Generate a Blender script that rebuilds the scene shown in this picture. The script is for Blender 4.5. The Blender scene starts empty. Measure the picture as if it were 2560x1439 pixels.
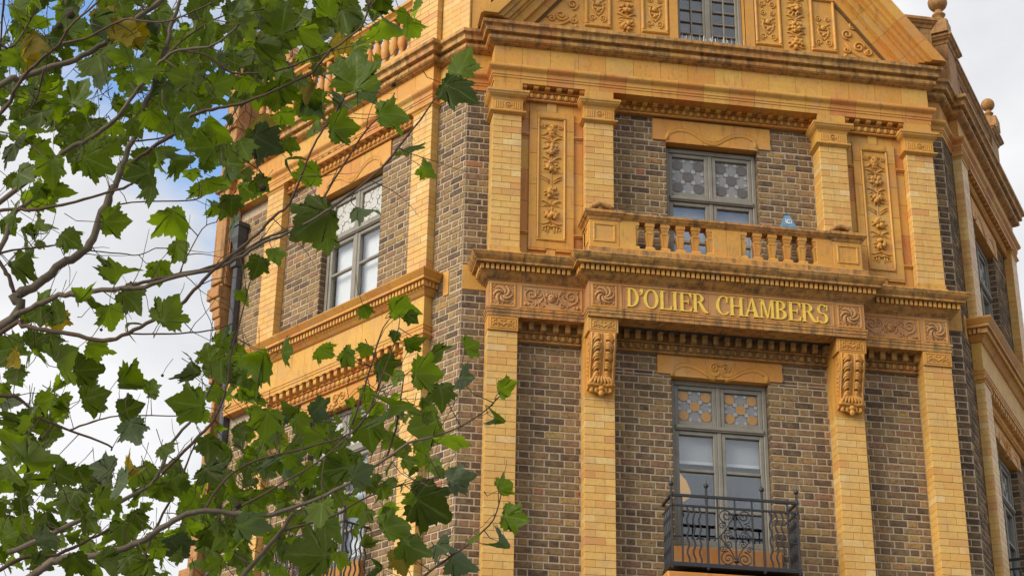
import bpy, bmesh, math, random
from mathutils import Vector, Matrix
random.seed(7)
sc = bpy.context.scene
# ------------------------------------------------------------------ camera, sky, sun, exposure
GZ = 9.79                                  # height of the upper pier bases above the pavement
CAM = Vector((-4.87292, -16.35977, -8.18631 + GZ))
FPX = 4404.8; YAW, PITCH, ROLL = 0.15876, 0.43671, 0.01802
def cam_axes():
    cy, sy, ct, st = math.cos(YAW), math.sin(YAW), math.cos(PITCH), math.sin(PITCH)
    f = Vector((sy*ct, cy*ct, st)); r = Vector((cy, -sy, 0)); u = r.cross(f)
    cr, sr = math.cos(ROLL), math.sin(ROLL)
    return r*cr+u*sr, u*cr-r*sr, f
CR_, CU_, CF_ = cam_axes()
cam = bpy.data.objects.new('camera', bpy.data.cameras.new('camera')); sc.collection.objects.link(cam)
cam.matrix_world = Matrix(((CR_.x, CU_.x, -CF_.x, CAM.x), (CR_.y, CU_.y, -CF_.y, CAM.y), (CR_.z, CU_.z, -CF_.z, CAM.z), (0, 0, 0, 1)))
cam.data.sensor_width = 36; cam.data.lens = 36*FPX/2560; cam.data.clip_end = 2000; cam.data.clip_start = .05
sc.camera = cam
SUN_DIR = Vector((-.79, -.38, .48)).normalized()
world = bpy.data.worlds.new('World'); sc.world = world; world.use_nodes = True
def build_world():
    nt = world.node_tree; n = nt.nodes; l = nt.links; n.clear()
    out = n.new('ShaderNodeOutputWorld'); bg = n.new('ShaderNodeBackground'); bg.inputs['Strength'].default_value = 0.15
    sky = n.new('ShaderNodeTexSky'); sky.sky_type = 'NISHITA'; sky.sun_disc = False
    sky.sun_elevation = math.asin(SUN_DIR.z); sky.sun_rotation = math.atan2(SUN_DIR.x, SUN_DIR.y)
    sky.air_density = 1.1; sky.dust_density = .3; sky.ozone_density = 3.0
    tc = n.new('ShaderNodeTexCoord')
    sep = n.new('ShaderNodeSeparateXYZ'); l.new(tc.outputs['Generated'], sep.inputs[0])
    mp = n.new('ShaderNodeMapping'); mp.inputs['Scale'].default_value = (1, 1, 1.6); mp.inputs['Location'].default_value = (SKYX, SKYY, SKYZ)
    l.new(tc.outputs['Generated'], mp.inputs[0])
    nz = n.new('ShaderNodeTexNoise'); nz.inputs['Scale'].default_value = 3.1; nz.inputs['Detail'].default_value = 7; nz.inputs['Roughness'].default_value = .55
    l.new(mp.outputs[0], nz.inputs['Vector'])
    rp = n.new('ShaderNodeValToRGB'); rp.color_ramp.elements[0].position = .355; rp.color_ramp.elements[1].position = .455
    l.new(nz.outputs[0], rp.inputs[0])
    nz2 = n.new('ShaderNodeTexNoise'); nz2.inputs['Scale'].default_value = 5; nz2.inputs['Detail'].default_value = 6
    l.new(mp.outputs[0], nz2.inputs['Vector'])
    rp2 = n.new('ShaderNodeValToRGB'); rp2.color_ramp.elements[0].color = (4.2, 4.3, 4.5, 1); rp2.color_ramp.elements[1].color = (5.9, 5.9, 6.0, 1)
    rp2.color_ramp.elements[0].position = .35; rp2.color_ramp.elements[1].position = .6
    l.new(nz2.outputs[0], rp2.inputs[0])
    mx = n.new('ShaderNodeMix'); mx.data_type = 'RGBA'
    l.new(rp.outputs[0], mx.inputs['Factor']); gn = n.new('ShaderNodeVectorMath'); gn.operation = 'SCALE'; gn.inputs['Scale'].default_value = 1.7; l.new(sky.outputs[0], gn.inputs[0]); l.new(gn.outputs[0], mx.inputs['A']); l.new(rp2.outputs[0], mx.inputs['B'])
    l.new(mx.outputs['Result'], bg.inputs['Color']); l.new(bg.outputs[0], out.inputs[0])
SKYX, SKYY, SKYZ = 12.4, 14.64, 17.09
build_world()
sun = bpy.data.objects.new('sun', bpy.data.lights.new('sun', 'SUN')); sc.collection.objects.link(sun)
sun.data.energy = 3.6; sun.data.angle = math.radians(40); sun.data.color = (1, .93, .82)
sun.rotation_euler = SUN_DIR.to_track_quat('Z', 'Y').to_euler()
sc.view_settings.view_transform = 'Standard'; sc.view_settings.look = 'None'; sc.view_settings.exposure = 0.12; sc.view_settings.gamma = 1
try: sc.view_settings.use_curve_mapping = False
except Exception: pass
sc.render.resolution_x, sc.render.resolution_y = 1024, 575

# ------------------------------------------------------------------ materials
MATS = {}
def mat(name):
    m = bpy.data.materials.new(name); m.use_nodes = True; MATS[name] = m
    nt = m.node_tree; return m, nt.nodes, nt.links, nt.nodes['Principled BSDF']
def ramp(n, stops, interp='LINEAR'):
    r = n.new('ShaderNodeValToRGB'); cr = r.color_ramp; cr.interpolation = interp
    while len(cr.elements) > 1: cr.elements.remove(cr.elements[-1])
    cr.elements[0].position = stops[0][0]; cr.elements[0].color = (*stops[0][1], 1)
    for p, c in stops[1:]:
        e = cr.elements.new(p); e.color = (*c, 1)
    return r
def tone_node(n, l):                      # per-piece tone: object property on single pieces, face attribute on joined ones
    a = n.new('ShaderNodeAttribute'); a.attribute_type = 'OBJECT'; a.attribute_name = 'tone'
    b = n.new('ShaderNodeAttribute'); b.attribute_type = 'GEOMETRY'; b.attribute_name = 'tone'
    s = n.new('ShaderNodeMath'); s.operation = 'ADD'; l.new(a.outputs['Fac'], s.inputs[0]); l.new(b.outputs['Fac'], s.inputs[1])
    return s.outputs[0]
def world_pos(n): return n.new('ShaderNodeNewGeometry').outputs['Position']
def noise(n, l, scale, detail=4, rough=.55, vec=None, stretch=None):
    t = n.new('ShaderNodeTexNoise'); t.inputs['Scale'].default_value = scale; t.inputs['Detail'].default_value = detail; t.inputs['Roughness'].default_value = rough
    v = vec or world_pos(n)
    if stretch:
        mp = n.new('ShaderNodeMapping'); mp.inputs['Scale'].default_value = stretch; l.new(v, mp.inputs[0]); v = mp.outputs[0]
    l.new(v, t.inputs['Vector']); return t.outputs[0]
def mixc(n, l, fac, a, b, mode='MIX', f=None):
    m = n.new('ShaderNodeMix'); m.data_type = 'RGBA'; m.blend_type = mode
    if fac is not None: l.new(fac, m.inputs['Factor'])
    if f is not None: m.inputs['Factor'].default_value = f
    for s, k in ((a, 'A'), (b, 'B')):
        if isinstance(s, tuple): m.inputs[k].default_value = (*s, 1)
        else: l.new(s, m.inputs[k])
    return m.outputs['Result']
def maprange(n, l, src, a, b, c=0, d=1):
    m = n.new('ShaderNodeMapRange'); l.new(src, m.inputs[0]); m.inputs[1].default_value = a; m.inputs[2].default_value = b; m.inputs[3].default_value = c; m.inputs[4].default_value = d
    return m.outputs[0]
def bump(n, l, p, h, strength, dist=.01):
    b = n.new('ShaderNodeBump'); b.inputs['Strength'].default_value = strength; b.inputs['Distance'].default_value = dist
    l.new(h, b.inputs['Height']); l.new(b.outputs[0], p.inputs['Normal'])

def ceramic(name, stops, rough, stain, spec=.5, soot=.56):
    m, n, l, p = mat(name)
    t = tone_node(n, l); base = ramp(n, stops); l.new(t, base.inputs[0])
    big = noise(n, l, 2.3, 4); mot = noise(n, l, 26, 5, .65)
    c = mixc(n, l, maprange(n, l, big, .3, .72), base.outputs[0], (.86, .80, .72), 'MULTIPLY')
    hue = noise(n, l, 7, 3)
    c = mixc(n, l, maprange(n, l, hue, .52, .75, 0, .55), c, (.60, .25, .085))
    c = mixc(n, l, maprange(n, l, mot, .42, .75, 0, .42), c, (.42, .21, .06))
    tan = noise(n, l, 4.1, 5, .6)
    c = mixc(n, l, maprange(n, l, tan, .50, .72, 0, .55), c, (.46, .285, .125))
    streak = noise(n, l, 3.2, 6, .66, stretch=(4, 4, .55))
    c = mixc(n, l, maprange(n, l, streak, soot, soot+.22, 0, stain), c, (.085, .052, .026))
    grime = noise(n, l, 17, 6, .7)
    c = mixc(n, l, maprange(n, l, grime, soot+.01, soot+.16, 0, stain*.8), c, (.16, .105, .045))
    l.new(c, p.inputs['Base Color']); p.inputs['Specular IOR Level'].default_value = spec
    rr = maprange(n, l, mot, .3, .7, rough-.07, rough+.14); l.new(rr, p.inputs['Roughness'])
    bump(n, l, p, noise(n, l, 55, 6, .6), .28, .006)
    return m
TC = ceramic('terracotta', [(0, (.65, .385, .082)), (.3, (.63, .325, .060)), (.62, (.60, .27, .050)), (.86, (.54, .21, .048)), (1, (.50, .155, .042))], .52, .62, .3)
TCS = ceramic('weathered_terracotta', [(0, (.44, .245, .085)), (.5, (.43, .22, .07)), (1, (.40, .17, .06))], .62, .95, .3, .50)
TCW = ceramic('sooty_terracotta', [(0, (.58, .33, .09)), (.5, (.54, .265, .06)), (1, (.48, .18, .05))], .55, .9, .35, .475)
TCD = ceramic('sooty_shaded_terracotta', [(0, (.46, .27, .085)), (.5, (.43, .225, .065)), (1, (.36, .165, .05))], .65, .9, .25, .49)  # soot, plus shade under the soffits painted into the darker base colour
TCP = ceramic('pinkish_terracotta', [(0, (.54, .31, .12)), (.5, (.52, .275, .11)), (1, (.49, .225, .095))], .55, .6, .3)
GB = ceramic('yellow_glazed_brick', [(0, (.74, .53, .23)), (.2, (.72, .465, .135)), (.55, (.70, .415, .098)), (.85, (.66, .365, .085)), (1, (.62, .29, .08))], .36, .30)
def stock_brick():
    m, n, l, p = mat('stock_brick')
    t = tone_node(n, l)
    base = ramp(n, [(0, (.068, .045, .030)), (.14, (.115, .072, .044)), (.3, (.175, .108, .055)), (.46, (.23, .148, .066)), (.6, (.30, .19, .08)), (.72, (.22, .125, .075)), (.82, (.25, .125, .068)), (.9, (.38, .25, .075)), (.96, (.34, .125, .06)), (1, (.36, .10, .05))])
    l.new(t, base.inputs[0])
    spk = noise(n, l, 34, 7, .75); big = noise(n, l, 11, 5, .65)
    c = mixc(n, l, maprange(n, l, spk, .47, .64, 0, .78), base.outputs[0], (.062, .042, .028))
    c = mixc(n, l, maprange(n, l, big, .46, .7, 0, .6), c, (.27, .18, .085))
    c = mixc(n, l, maprange(n, l, noise(n, l, 90, 3), .6, .75, 0, .5), c, (.42, .34, .24))
    l.new(c, p.inputs['Base Color']); p.inputs['Roughness'].default_value = .9; p.inputs['Specular IOR Level'].default_value = .25
    bump(n, l, p, spk, .6, .008); return m
SB = stock_brick()
def simple(name, col, rough, var=.25, scale=20, spec=.4, metal=0, bmp=.15):
    m, n, l, p = mat(name)
    c = mixc(n, l, maprange(n, l, noise(n, l, scale, 5, .6), .3, .75), col, tuple(v*(1-var) for v in col))
    l.new(c, p.inputs['Base Color']); p.inputs['Roughness'].default_value = rough; p.inputs['Metallic'].default_value = metal; p.inputs['Specular IOR Level'].default_value = spec
    if bmp: bump(n, l, p, noise(n, l, scale*3, 4), bmp, .004)
    return m
MORT = simple('lime_mortar', (.53, .42, .29), .95, .4, 30, .2, bmp=.5)
GMORT = simple('thin_joint_mortar', (.17, .09, .035), .9, .4, 30, .2)
PAINT = simple('grey_green_paint', (.265, .24, .19), .55, .3, 9, .4)
IRON = simple('black_iron', (.028, .027, .030), .5, .45, 30, .5)
PIPE = simple('black_cast_iron', (.065, .067, .075), .45, .3, 12, .5)
GOLD = simple('gilt', (.90, .62, .085), .42, .22, 25, .5, metal=.1, bmp=.05)
CAME = simple('lead_came', (.13, .125, .115), .6, .2, 40)
BLINDG = simple('grey_blind', (.50, .505, .51), .8, .12, 3, .2, bmp=0)
BLIND = simple('white_blind', (.86, .86, .86), .8, .05, 3, .2, bmp=0)
ROOM = simple('room_paint', (.16, .15, .15), .9, .2, 2, .1, bmp=0)
SLATE = simple('roof_lead', (.12, .12, .125), .6, .3, 5)
STEEL = simple('bird_spike_steel', (.40, .40, .38), .35, .1, 20, .5, metal=.6, bmp=0)
BLUE = simple('blue_enamel', (.13, .25, .36), .5, .35, 14, .5)
WHITE = simple('white_paint', (.78, .80, .82), .5, .1, 8)
ASPH = simple('asphalt', (.055, .055, .057), .9, .4, 6, .3, bmp=.4)
PAVE = simple('paving', (.30, .28, .26), .85, .25, 3, .3, bmp=.3)
def lampshade():
    m, n, l, p = mat('glowing_lampshade'); p.inputs['Base Color'].default_value = (.7, .36, .02, 1)
    p.inputs['Emission Color'].default_value = (1, .44, .0, 1); p.inputs['Emission Strength'].default_value = .42; return m
SHADE = lampshade()
def glass(name, tint, refl):
    m, n, l, p = mat(name); n.remove(p)
    out = n['Material Output']; tr = n.new('ShaderNodeBsdfTransparent'); tr.inputs[0].default_value = (*tint, 1)
    g = n.new('ShaderNodeBsdfGlossy'); g.inputs['Roughness'].default_value = .02; g.inputs['Color'].default_value = (.93, .96, 1, 1)
    lw = n.new('ShaderNodeLayerWeight'); fr = n.new('ShaderNodeMath'); fr.operation = 'POWER'; l.new(lw.outputs['Facing'], fr.inputs[0]); fr.inputs[1].default_value = 3.6
    bp = n.new('ShaderNodeBump'); bp.inputs['Strength'].default_value = .12; bp.inputs['Distance'].default_value = .02
    l.new(noise(n, l, 2.4, 2), bp.inputs['Height']); l.new(bp.outputs[0], g.inputs['Normal'])
    ad = n.new('ShaderNodeMath'); ad.operation = 'ADD'; ad.use_clamp = True; l.new(fr.outputs[0], ad.inputs[0]); ad.inputs[1].default_value = refl
    mx = n.new('ShaderNodeMixShader'); l.new(ad.outputs[0], mx.inputs[0]); l.new(tr.outputs[0], mx.inputs[1]); l.new(g.outputs[0], mx.inputs[2]); l.new(mx.outputs[0], out.inputs[0]); return m
GLASS = glass('window_glass', (.94, .95, .95), .10)
def obscured(name, col):
    m, n, l, p = mat(name)
    c = mixc(n, l, maprange(n, l, noise(n, l, 60, 4, .6), .3, .7), col, tuple(v*.72 for v in col))
    l.new(c, p.inputs['Base Color']); p.inputs['Roughness'].default_value = .22; p.inputs['Specular IOR Level'].default_value = .6
    bump(n, l, p, noise(n, l, 70, 3), .35, .004); return m
OBS = obscured('obscured_glass', (.26, .25, .24)); OBS_AMBER = obscured('amber_glass', (.46, .235, .055)); OBS_BROWN = obscured('smoky_glass', (.125, .105, .09)); OBS_WHITE = obscured('pale_glass', (.36, .37, .37)); OBS_CREAM = obscured('cream_glass', (.58, .56, .50))
def leafmat(name, col, under, trans):
    m, n, l, p = mat(name)
    out = n['Material Output']
    v = n.new('ShaderNodeAttribute'); v.attribute_name = 'vein'
    t = tone_node(n, l)
    geo = n.new('ShaderNodeNewGeometry')
    c0 = mixc(n, l, t, tuple(x*.5 for x in col), tuple(min(1, x*1.5) for x in col))
    c0 = mixc(n, l, maprange(n, l, noise(n, l, 26, 5), .55, .78, 0, .6), c0, (.10, .085, .008))
    c = mixc(n, l, geo.outputs['Backfacing'], c0, under)
    pw = n.new('ShaderNodeMath'); pw.operation = 'POWER'; l.new(v.outputs['Fac'], pw.inputs[0]); pw.inputs[1].default_value = 3.6
    sc_ = n.new('ShaderNodeMath'); sc_.operation = 'MULTIPLY'; l.new(pw.outputs[0], sc_.inputs[0]); sc_.inputs[1].default_value = .7
    c = mixc(n, l, sc_.outputs[0], c, (.19, .25, .075))
    l.new(c, p.inputs['Base Color'])
    rr = n.new('ShaderNodeMix'); rr.data_type = 'FLOAT'; l.new(geo.outputs['Backfacing'], rr.inputs['Factor']); rr.inputs['A'].default_value = .42; rr.inputs['B'].default_value = .7
    l.new(rr.outputs[0], p.inputs['Roughness']); p.inputs['Specular IOR Level'].default_value = .22
    bump(n, l, p, noise(n, l, 30, 5, .6), .8, .010)
    ts = n.new('ShaderNodeBsdfTranslucent')
    l.new(mixc(n, l, t, tuple(x*.45 for x in trans), tuple(min(1, x*1.75) for x in trans)), ts.inputs[0])
    mx = n.new('ShaderNodeMixShader'); mx.inputs[0].default_value = .46; l.new(p.outputs[0], mx.inputs[1]); l.new(ts.outputs[0], mx.inputs[2]); l.new(mx.outputs[0], out.inputs[0]); return m
LEAF = leafmat('green_leaf', (.038, .062, .005), (.064, .086, .018), (.185, .275, .004))
LEAFP = leafmat('pale_leaf', (.090, .118, .062), (.120, .148, .082), (.08, .125, .02))
LEAFY = leafmat('yellowing_leaf', (.20, .145, .008), (.20, .15, .02), (.36, .25, .004))
LEAFO = leafmat('orange_leaf', (.55, .22, .004), (.50, .20, .006), (.75, .30, .002))
BARK = simple('plane_bark', (.17, .135, .095), .85, .55, 14, .2, bmp=.5)
TWIG = simple('twig_bark', (.115, .075, .05), .8, .4, 30, .2)
SEED = simple('seed_ball', (.06, .045, .025), .9, .5, 160, .2, bmp=.8)

# ------------------------------------------------------------------ mesh helpers
COL = sc.collection
class MB:
    def __init__(s): s.v = []; s.f = []; s.t = []; s.sm = []; s.cur = 0.0; s.smooth = False
    def face(s, idx): s.f.append(tuple(idx)); s.t.append(s.cur); s.sm.append(s.smooth)
    def add(s, vs, fs):
        b = len(s.v); s.v += [tuple(x) for x in vs]
        for f in fs: s.face([b+i for i in f])
    def build(s, name, material, parent=None, recalc=True, attr=False):
        me = bpy.data.meshes.new(name); me.from_pydata(s.v, [], s.f); me.materials.append(material)
        me.polygons.foreach_set('use_smooth', s.sm)
        if attr:
            a = me.attributes.new('tone', 'FLOAT', 'FACE'); a.data.foreach_set('value', s.t)
        if recalc:
            bm = bmesh.new(); bm.from_mesh(me); bmesh.ops.recalc_face_normals(bm, faces=bm.faces); bm.to_mesh(me); bm.free()
        me.update()
        o = bpy.data.objects.new(name, me); COL.objects.link(o)
        if parent: setpar(o, parent)
        return o
def setpar(o, parent): o.parent = parent; o.matrix_parent_inverse = WINV.get(parent.name, Matrix.Identity(4))
WINV = {}
def inst(me, name, parent, mw, tone=None):
    o = bpy.data.objects.new(name, me); COL.objects.link(o); o.parent = parent; o.matrix_parent_inverse = WINV.get(parent.name, Matrix.Identity(4))
    o.matrix_basis = mw
    if tone is not None: o['tone'] = tone
    return o
class Frame:                               # a facade: s along it, o outwards from the brick face, z up (0 = upper pier base)
    def __init__(f, org, d, n): f.org = Vector(org); f.d = Vector(d); f.n = Vector(n)
    def __call__(f, s, o, z): p = f.org+f.d*s+f.n*o; return (p.x, p.y, z+GZ)
    def mw(f, s, o, z, sx=1, so=1, sz=1):  # matrix for a shared mesh: local x along s, y outwards, z up
        p = f(s, o, z)
        return Matrix(((f.d.x*sx, f.n.x*so, 0, p[0]), (f.d.y*sx, f.n.y*so, 0, p[1]), (0, 0, sz, p[2]), (0, 0, 0, 1)))
A1, A2 = math.radians(55.9), math.radians(54.2)
KL, KR = (-2.76, .19), (2.74, .19)
FC = Frame((0, .19, 0), (1, 0, 0), (0, -1, 0))
FL = Frame((*KL, 0), (-math.cos(A1), math.sin(A1), 0), (-math.sin(A1), -math.cos(A1), 0))
FR = Frame((*KR, 0), (math.cos(A2), math.sin(A2), 0), (math.sin(A2), -math.cos(A2), 0))
def box(mb, F, s0, s1, o0, o1, z0, z1, ch=0):
    if ch:                                 # front edges chamfered
        vs = [F(s0, o0, z0), F(s1, o0, z0), F(s1, o0, z1), F(s0, o0, z1), F(s0, o1-ch, z0), F(s1, o1-ch, z0), F(s1, o1-ch, z1), F(s0, o1-ch, z1),
              F(s0+ch, o1, z0+ch), F(s1-ch, o1, z0+ch), F(s1-ch, o1, z1-ch), F(s0+ch, o1, z1-ch)]
        mb.add(vs, [(0, 3, 2, 1), (0, 1, 5, 4), (1, 2, 6, 5), (2, 3, 7, 6), (3, 0, 4, 7), (4, 5, 9, 8), (5, 6, 10, 9), (6, 7, 11, 10), (7, 4, 8, 11), (8, 9, 10, 11)])
    else:
        vs = [F(s, o, z) for o in (o0, o1) for z in (z0, z1) for s in (s0, s1)]
        mb.add(vs, [(0, 1, 3, 2), (4, 6, 7, 5), (0, 4, 5, 1), (2, 3, 7, 6), (0, 2, 6, 4), (1, 5, 7, 3)])
def frustum(mb, F, s, o, prof, asp=1):     # square turned piece: prof = (half width, z)
    b = len(mb.v)
    for w, z in prof:
        mb.v += [F(s-w, o-w*asp, z), F(s+w, o-w*asp, z), F(s+w, o+w*asp, z), F(s-w, o+w*asp, z)]
    for i in range(len(prof)-1):
        for k in range(4): mb.face([b+4*i+k, b+4*i+(k+1) % 4, b+4*i+4+(k+1) % 4, b+4*i+4+k])
    mb.face([b, b+3, b+2, b+1]); e = b+4*(len(prof)-1); mb.face([e, e+1, e+2, e+3])
def tube(mb, pts, rad, seg=6, flat=None):
    pts = [Vector(p) for p in pts]; n = len(pts)
    if not hasattr(rad, '__len__'): rad = [rad]*n
    b = len(mb.v); ref = None
    for i, p in enumerate(pts):
        t = (pts[min(i+1, n-1)]-pts[max(i-1, 0)])
        t = t.normalized() if t.length > 1e-9 else Vector((0, 0, 1))
        if ref is None: ref = t.orthogonal().normalized()
        ref = (ref-t*ref.dot(t)); ref = ref.normalized() if ref.length > 1e-6 else t.orthogonal().normalized()
        bi = t.cross(ref)
        for k in range(seg):
            a = 2*math.pi*k/seg; mb.v.append(tuple(p+(ref*math.cos(a)+bi*math.sin(a))*rad[i]))
    for i in range(n-1):
        for k in range(seg): mb.face([b+i*seg+k, b+i*seg+(k+1) % seg, b+(i+1)*seg+(k+1) % seg, b+(i+1)*seg+k])
    mb.face([b+k for k in range(seg)][::-1]); mb.face([b+(n-1)*seg+k for k in range(seg)])
def ftube(mb, F, pts, o, r, seg=6): tube(mb, [F(s, o if not callable(o) else o(s, z), z) for s, z in pts], r, seg)
def ball(mb, c, r, nu=8, nv=5, sq=(1, 1, 1), F=None):
    sm = mb.smooth; mb.smooth = True; b = len(mb.v)
    P = (lambda x, y, z: F(c[0]+x*sq[0], c[1]+y*sq[1], c[2]+z*sq[2])) if F else (lambda x, y, z: (c[0]+x*sq[0], c[1]+y*sq[1], c[2]+z*sq[2]))
    mb.v.append(P(0, 0, r))
    for j in range(1, nv):
        th = math.pi*j/nv
        for i in range(nu): ph = 2*math.pi*i/nu; mb.v.append(P(r*math.sin(th)*math.cos(ph), r*math.sin(th)*math.sin(ph), r*math.cos(th)))
    mb.v.append(P(0, 0, -r)); e = len(mb.v)-1
    for i in range(nu):
        mb.face([b, b+1+i, b+1+(i+1) % nu])
        for j in range(nv-2): mb.face([b+1+j*nu+i, b+1+(j+1)*nu+i, b+1+(j+1)*nu+(i+1) % nu, b+1+j*nu+(i+1) % nu])
        mb.face([e, b+1+(nv-2)*nu+(i+1) % nu, b+1+(nv-2)*nu+i])
    mb.smooth = sm
def lathe(mb, c, prof, n=12):
    sm = mb.smooth; mb.smooth = True; b = len(mb.v)
    for r, z in prof:
        for i in range(n): a = 2*math.pi*i/n; mb.v.append((c[0]+r*math.cos(a), c[1]+r*math.sin(a), c[2]+z))
    for j in range(len(prof)-1):
        for i in range(n): mb.face([b+j*n+i, b+j*n+(i+1) % n, b+(j+1)*n+(i+1) % n, b+(j+1)*n+i])
    mb.face([b+i for i in range(n)]); mb.face([b+(len(prof)-1)*n+i for i in range(n)]); mb.smooth = sm
def spiral(cx, cz, r, turns, a0, d=1, n=16, r1=.12):
    return [(cx+r*(1-(1-r1)*i/n)*math.cos(a0+d*turns*2*math.pi*i/n), cz+r*(1-(1-r1)*i/n)*math.sin(a0+d*turns*2*math.pi*i/n)) for i in range(n+1)]
def bez(p0, p1, p2, p3, n=10):
    r = []
    for i in range(n+1):
        t = i/n; u = 1-t; r.append(tuple(u**3*a+3*u*u*t*b+3*u*t*t*c+t**3*d for a, b, c, d in zip(p0, p1, p2, p3)))
    return r
def offset_sections(path, prof):           # mitred sweep sections along a plan path (list of XY), profile (offset, z)
    n = len(path); nr = []
    for i in range(n-1):
        d = (Vector(path[i+1])-Vector(path[i])).normalized(); nr.append(Vector((d.y, -d.x)))
    secs = []
    for i in range(n):
        if i == 0: m = nr[0]
        elif i == n-1: m = nr[-1]
        else: m = (nr[i-1]+nr[i])/(1+nr[i-1].dot(nr[i]))
        secs.append([(path[i][0]+m.x*o, path[i][1]+m.y*o, z+GZ) for o, z in prof])
    return secs, nr
def prism(mb, A, B):
    b = len(mb.v); k = len(A); mb.v += list(A)+list(B)
    for i in range(k): mb.face([b+i, b+(i+1) % k, b+k+(i+1) % k, b+k+i])
    mb.face([b+i for i in range(k)][::-1]); mb.face([b+k+i for i in range(k)])
def moulding(name, piece, path, prof, parent, material, blen, ids=None, gap=.0017, core=.0045, tone=(0, .8)):
    """a run of terracotta moulding: a recessed core (the part) and its separate blocks (sub-parts) butted along it"""
    lo = min(z for o, z in prof); hi = max(z for o, z in prof)
    area = sum(prof[i-1][0]*prof[i][1]-prof[i][0]*prof[i-1][1] for i in range(len(prof))); sgn = 1 if area > 0 else -1; cprof = []
    for i in range(len(prof)):
        a, b, c = Vector(prof[i-1]), Vector(prof[i]), Vector(prof[(i+1) % len(prof)])
        n1 = Vector((-(b-a).y, (b-a).x)).normalized()*sgn; n2 = Vector((-(c-b).y, (c-b).x)).normalized()*sgn
        q = b+(n1+n2)*core/max(.35, 1+n1.dot(n2)); cprof.append((q.x, min(max(q.y, lo+core*.9), hi-core*.9)))
    secs, nr = offset_sections(path, cprof); mb = MB()
    for i in range(len(path)-1): prism(mb, secs[i], secs[i+1])
    part = mb.build(name, GMORT, parent)
    secs, nr = offset_sections(path, prof)
    for i in range(len(path)-1):
        p0, p1 = Vector(path[i]), Vector(path[i+1]); L = (p1-p0).length; k = max(1, round(L/blen)); d = (p1-p0)/L
        for j in range(k):
            def sec(t, end):
                if t <= 0: return secs[i]
                if t >= k: return secs[i+1]
                q = p0+d*(L*t/k+(-gap if end else gap)); return [(q.x+nr[i].x*o, q.y+nr[i].y*o, z+GZ) for o, z in prof]
            mb = MB(); prism(mb, sec(j, False), sec(j+1, True)); o = mb.build(piece, material, part); o['tone'] = random.uniform(*tone)
    return part
def unit_mesh(name, fn, material, smooth=False):   # shared mesh in local coords (x along wall, y out, z up)
    mb = MB(); mb.smooth = smooth; fn(mb); I = lambda s, o, z: (s, o, z)
    me = bpy.data.meshes.new(name); me.from_pydata(mb.v, [], mb.f); me.materials.append(material); me.polygons.foreach_set('use_smooth', mb.sm)
    bm = bmesh.new(); bm.from_mesh(me); bmesh.ops.recalc_face_normals(bm, faces=bm.faces); bm.to_mesh(me); bm.free(); return me
ID = lambda s, o, z: (s, o, z)
def tag(o, label, cat, group=None, kind=None):
    if label: o['label'] = label
    if cat: o['category'] = cat
    if group: o['group'] = group
    if kind: o['kind'] = kind
    return o
def thing(name, loc, label, cat, group=None):
    o = bpy.data.objects.new(name, None); COL.objects.link(o); o.location = loc; o.empty_display_size = .3
    WINV[o.name] = Matrix.Translation(loc).inverted(); return tag(o, label, cat, group)

# ------------------------------------------------------------------ ground
def sheet(name, x0, x1, y0, y1, z, m):
    mb = MB(); mb.add([(x0, y0, z), (x1, y0, z), (x1, y1, z), (x0, y1, z)], [(0, 1, 2, 3)]); return tag(mb.build(name, m), None, None, kind='structure')
sheet('road', -400, 400, -400, 400, 0, ASPH)
mb = MB(); mb.add([(x, y, z) for z in (.004, .13) for x, y in ((-9, -5.2), (-3.6, -5.2), (3.6, -5.2), (9, -5.2), (16, 6), (16, 30), (-16, 30), (-16, 6))],
    [tuple(range(8, 16)), *[(i, (i+1) % 8, 8+(i+1) % 8, 8+i) for i in range(8)]]); tag(mb.build('pavement', PAVE), None, None, kind='structure')
mb = MB(); mb.add([(x, y, z) for z in (.004, .13) for x, y in ((-14, -22), (3, -22), (3, -9.2), (-14, -9.2))], [(4, 5, 6, 7), *[(i, (i+1) % 4, 4+(i+1) % 4, 4+i) for i in range(4)]])
tag(mb.build('traffic_island_pavement', PAVE), None, None, kind='structure')

# ------------------------------------------------------------------ the building
B = thing('corner_building', (0, .19, .13), 'brown brick corner building with yellow glazed brick piers and orange terracotta trim', 'building')
ZB = -4.3                                   # bottom of the brickwork that is built brick by brick
C0 = .076
# --- brick generator
BRICKS = []                                 # (frame, s0, s1, z, o, tone, facade)
def btone(fac='C'):
    r = random.random()
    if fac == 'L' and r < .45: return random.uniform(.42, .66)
    if r < .50: return random.uniform(.24, .60)
    if r < .72: return random.uniform(.04, .24)
    if r < .88: return random.uniform(.56, .80)
    if r < .965: return random.uniform(.80, .90)
    return random.uniform(.91, .98)
def brick_region(F, s0, s1, z0, z1, zoff, fac, phase=0, dark=0):
    i0 = math.floor((z0-zoff)/C0+1e-6); i1 = math.ceil((z1-zoff)/C0-1e-6)
    for i in range(i0, i1):
        a, b = max(z0, zoff+i*C0), min(z1, zoff+(i+1)*C0)
        if b-a < .02: continue
        x = -10+((i % 2)*.1575)+phase; k = 0; seq = []
        while x < s1+.3:
            w = (.205, .108)[k % 2]; seq.append((x, x+w)); x += w; k += 1
        for p, q in seq:
            p, q = max(p, s0), min(q, s1)
            if q-p < .03: continue
            t = btone(fac)
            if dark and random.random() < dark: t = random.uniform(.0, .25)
            BRICKS.append((F, p, q, a, b, t, fac))
OW = .525                                   # half opening
zo = -.029
for a, b in ((-2.188, -1.487), (1.487, 2.188)): brick_region(FC, a, b, ZB, -.985, zo, 'C')
brick_region(FC, -1.1725, -OW, ZB, -1.21, zo, 'C'); brick_region(FC, OW, 1.1725, ZB, -1.21, zo, 'C')
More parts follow.
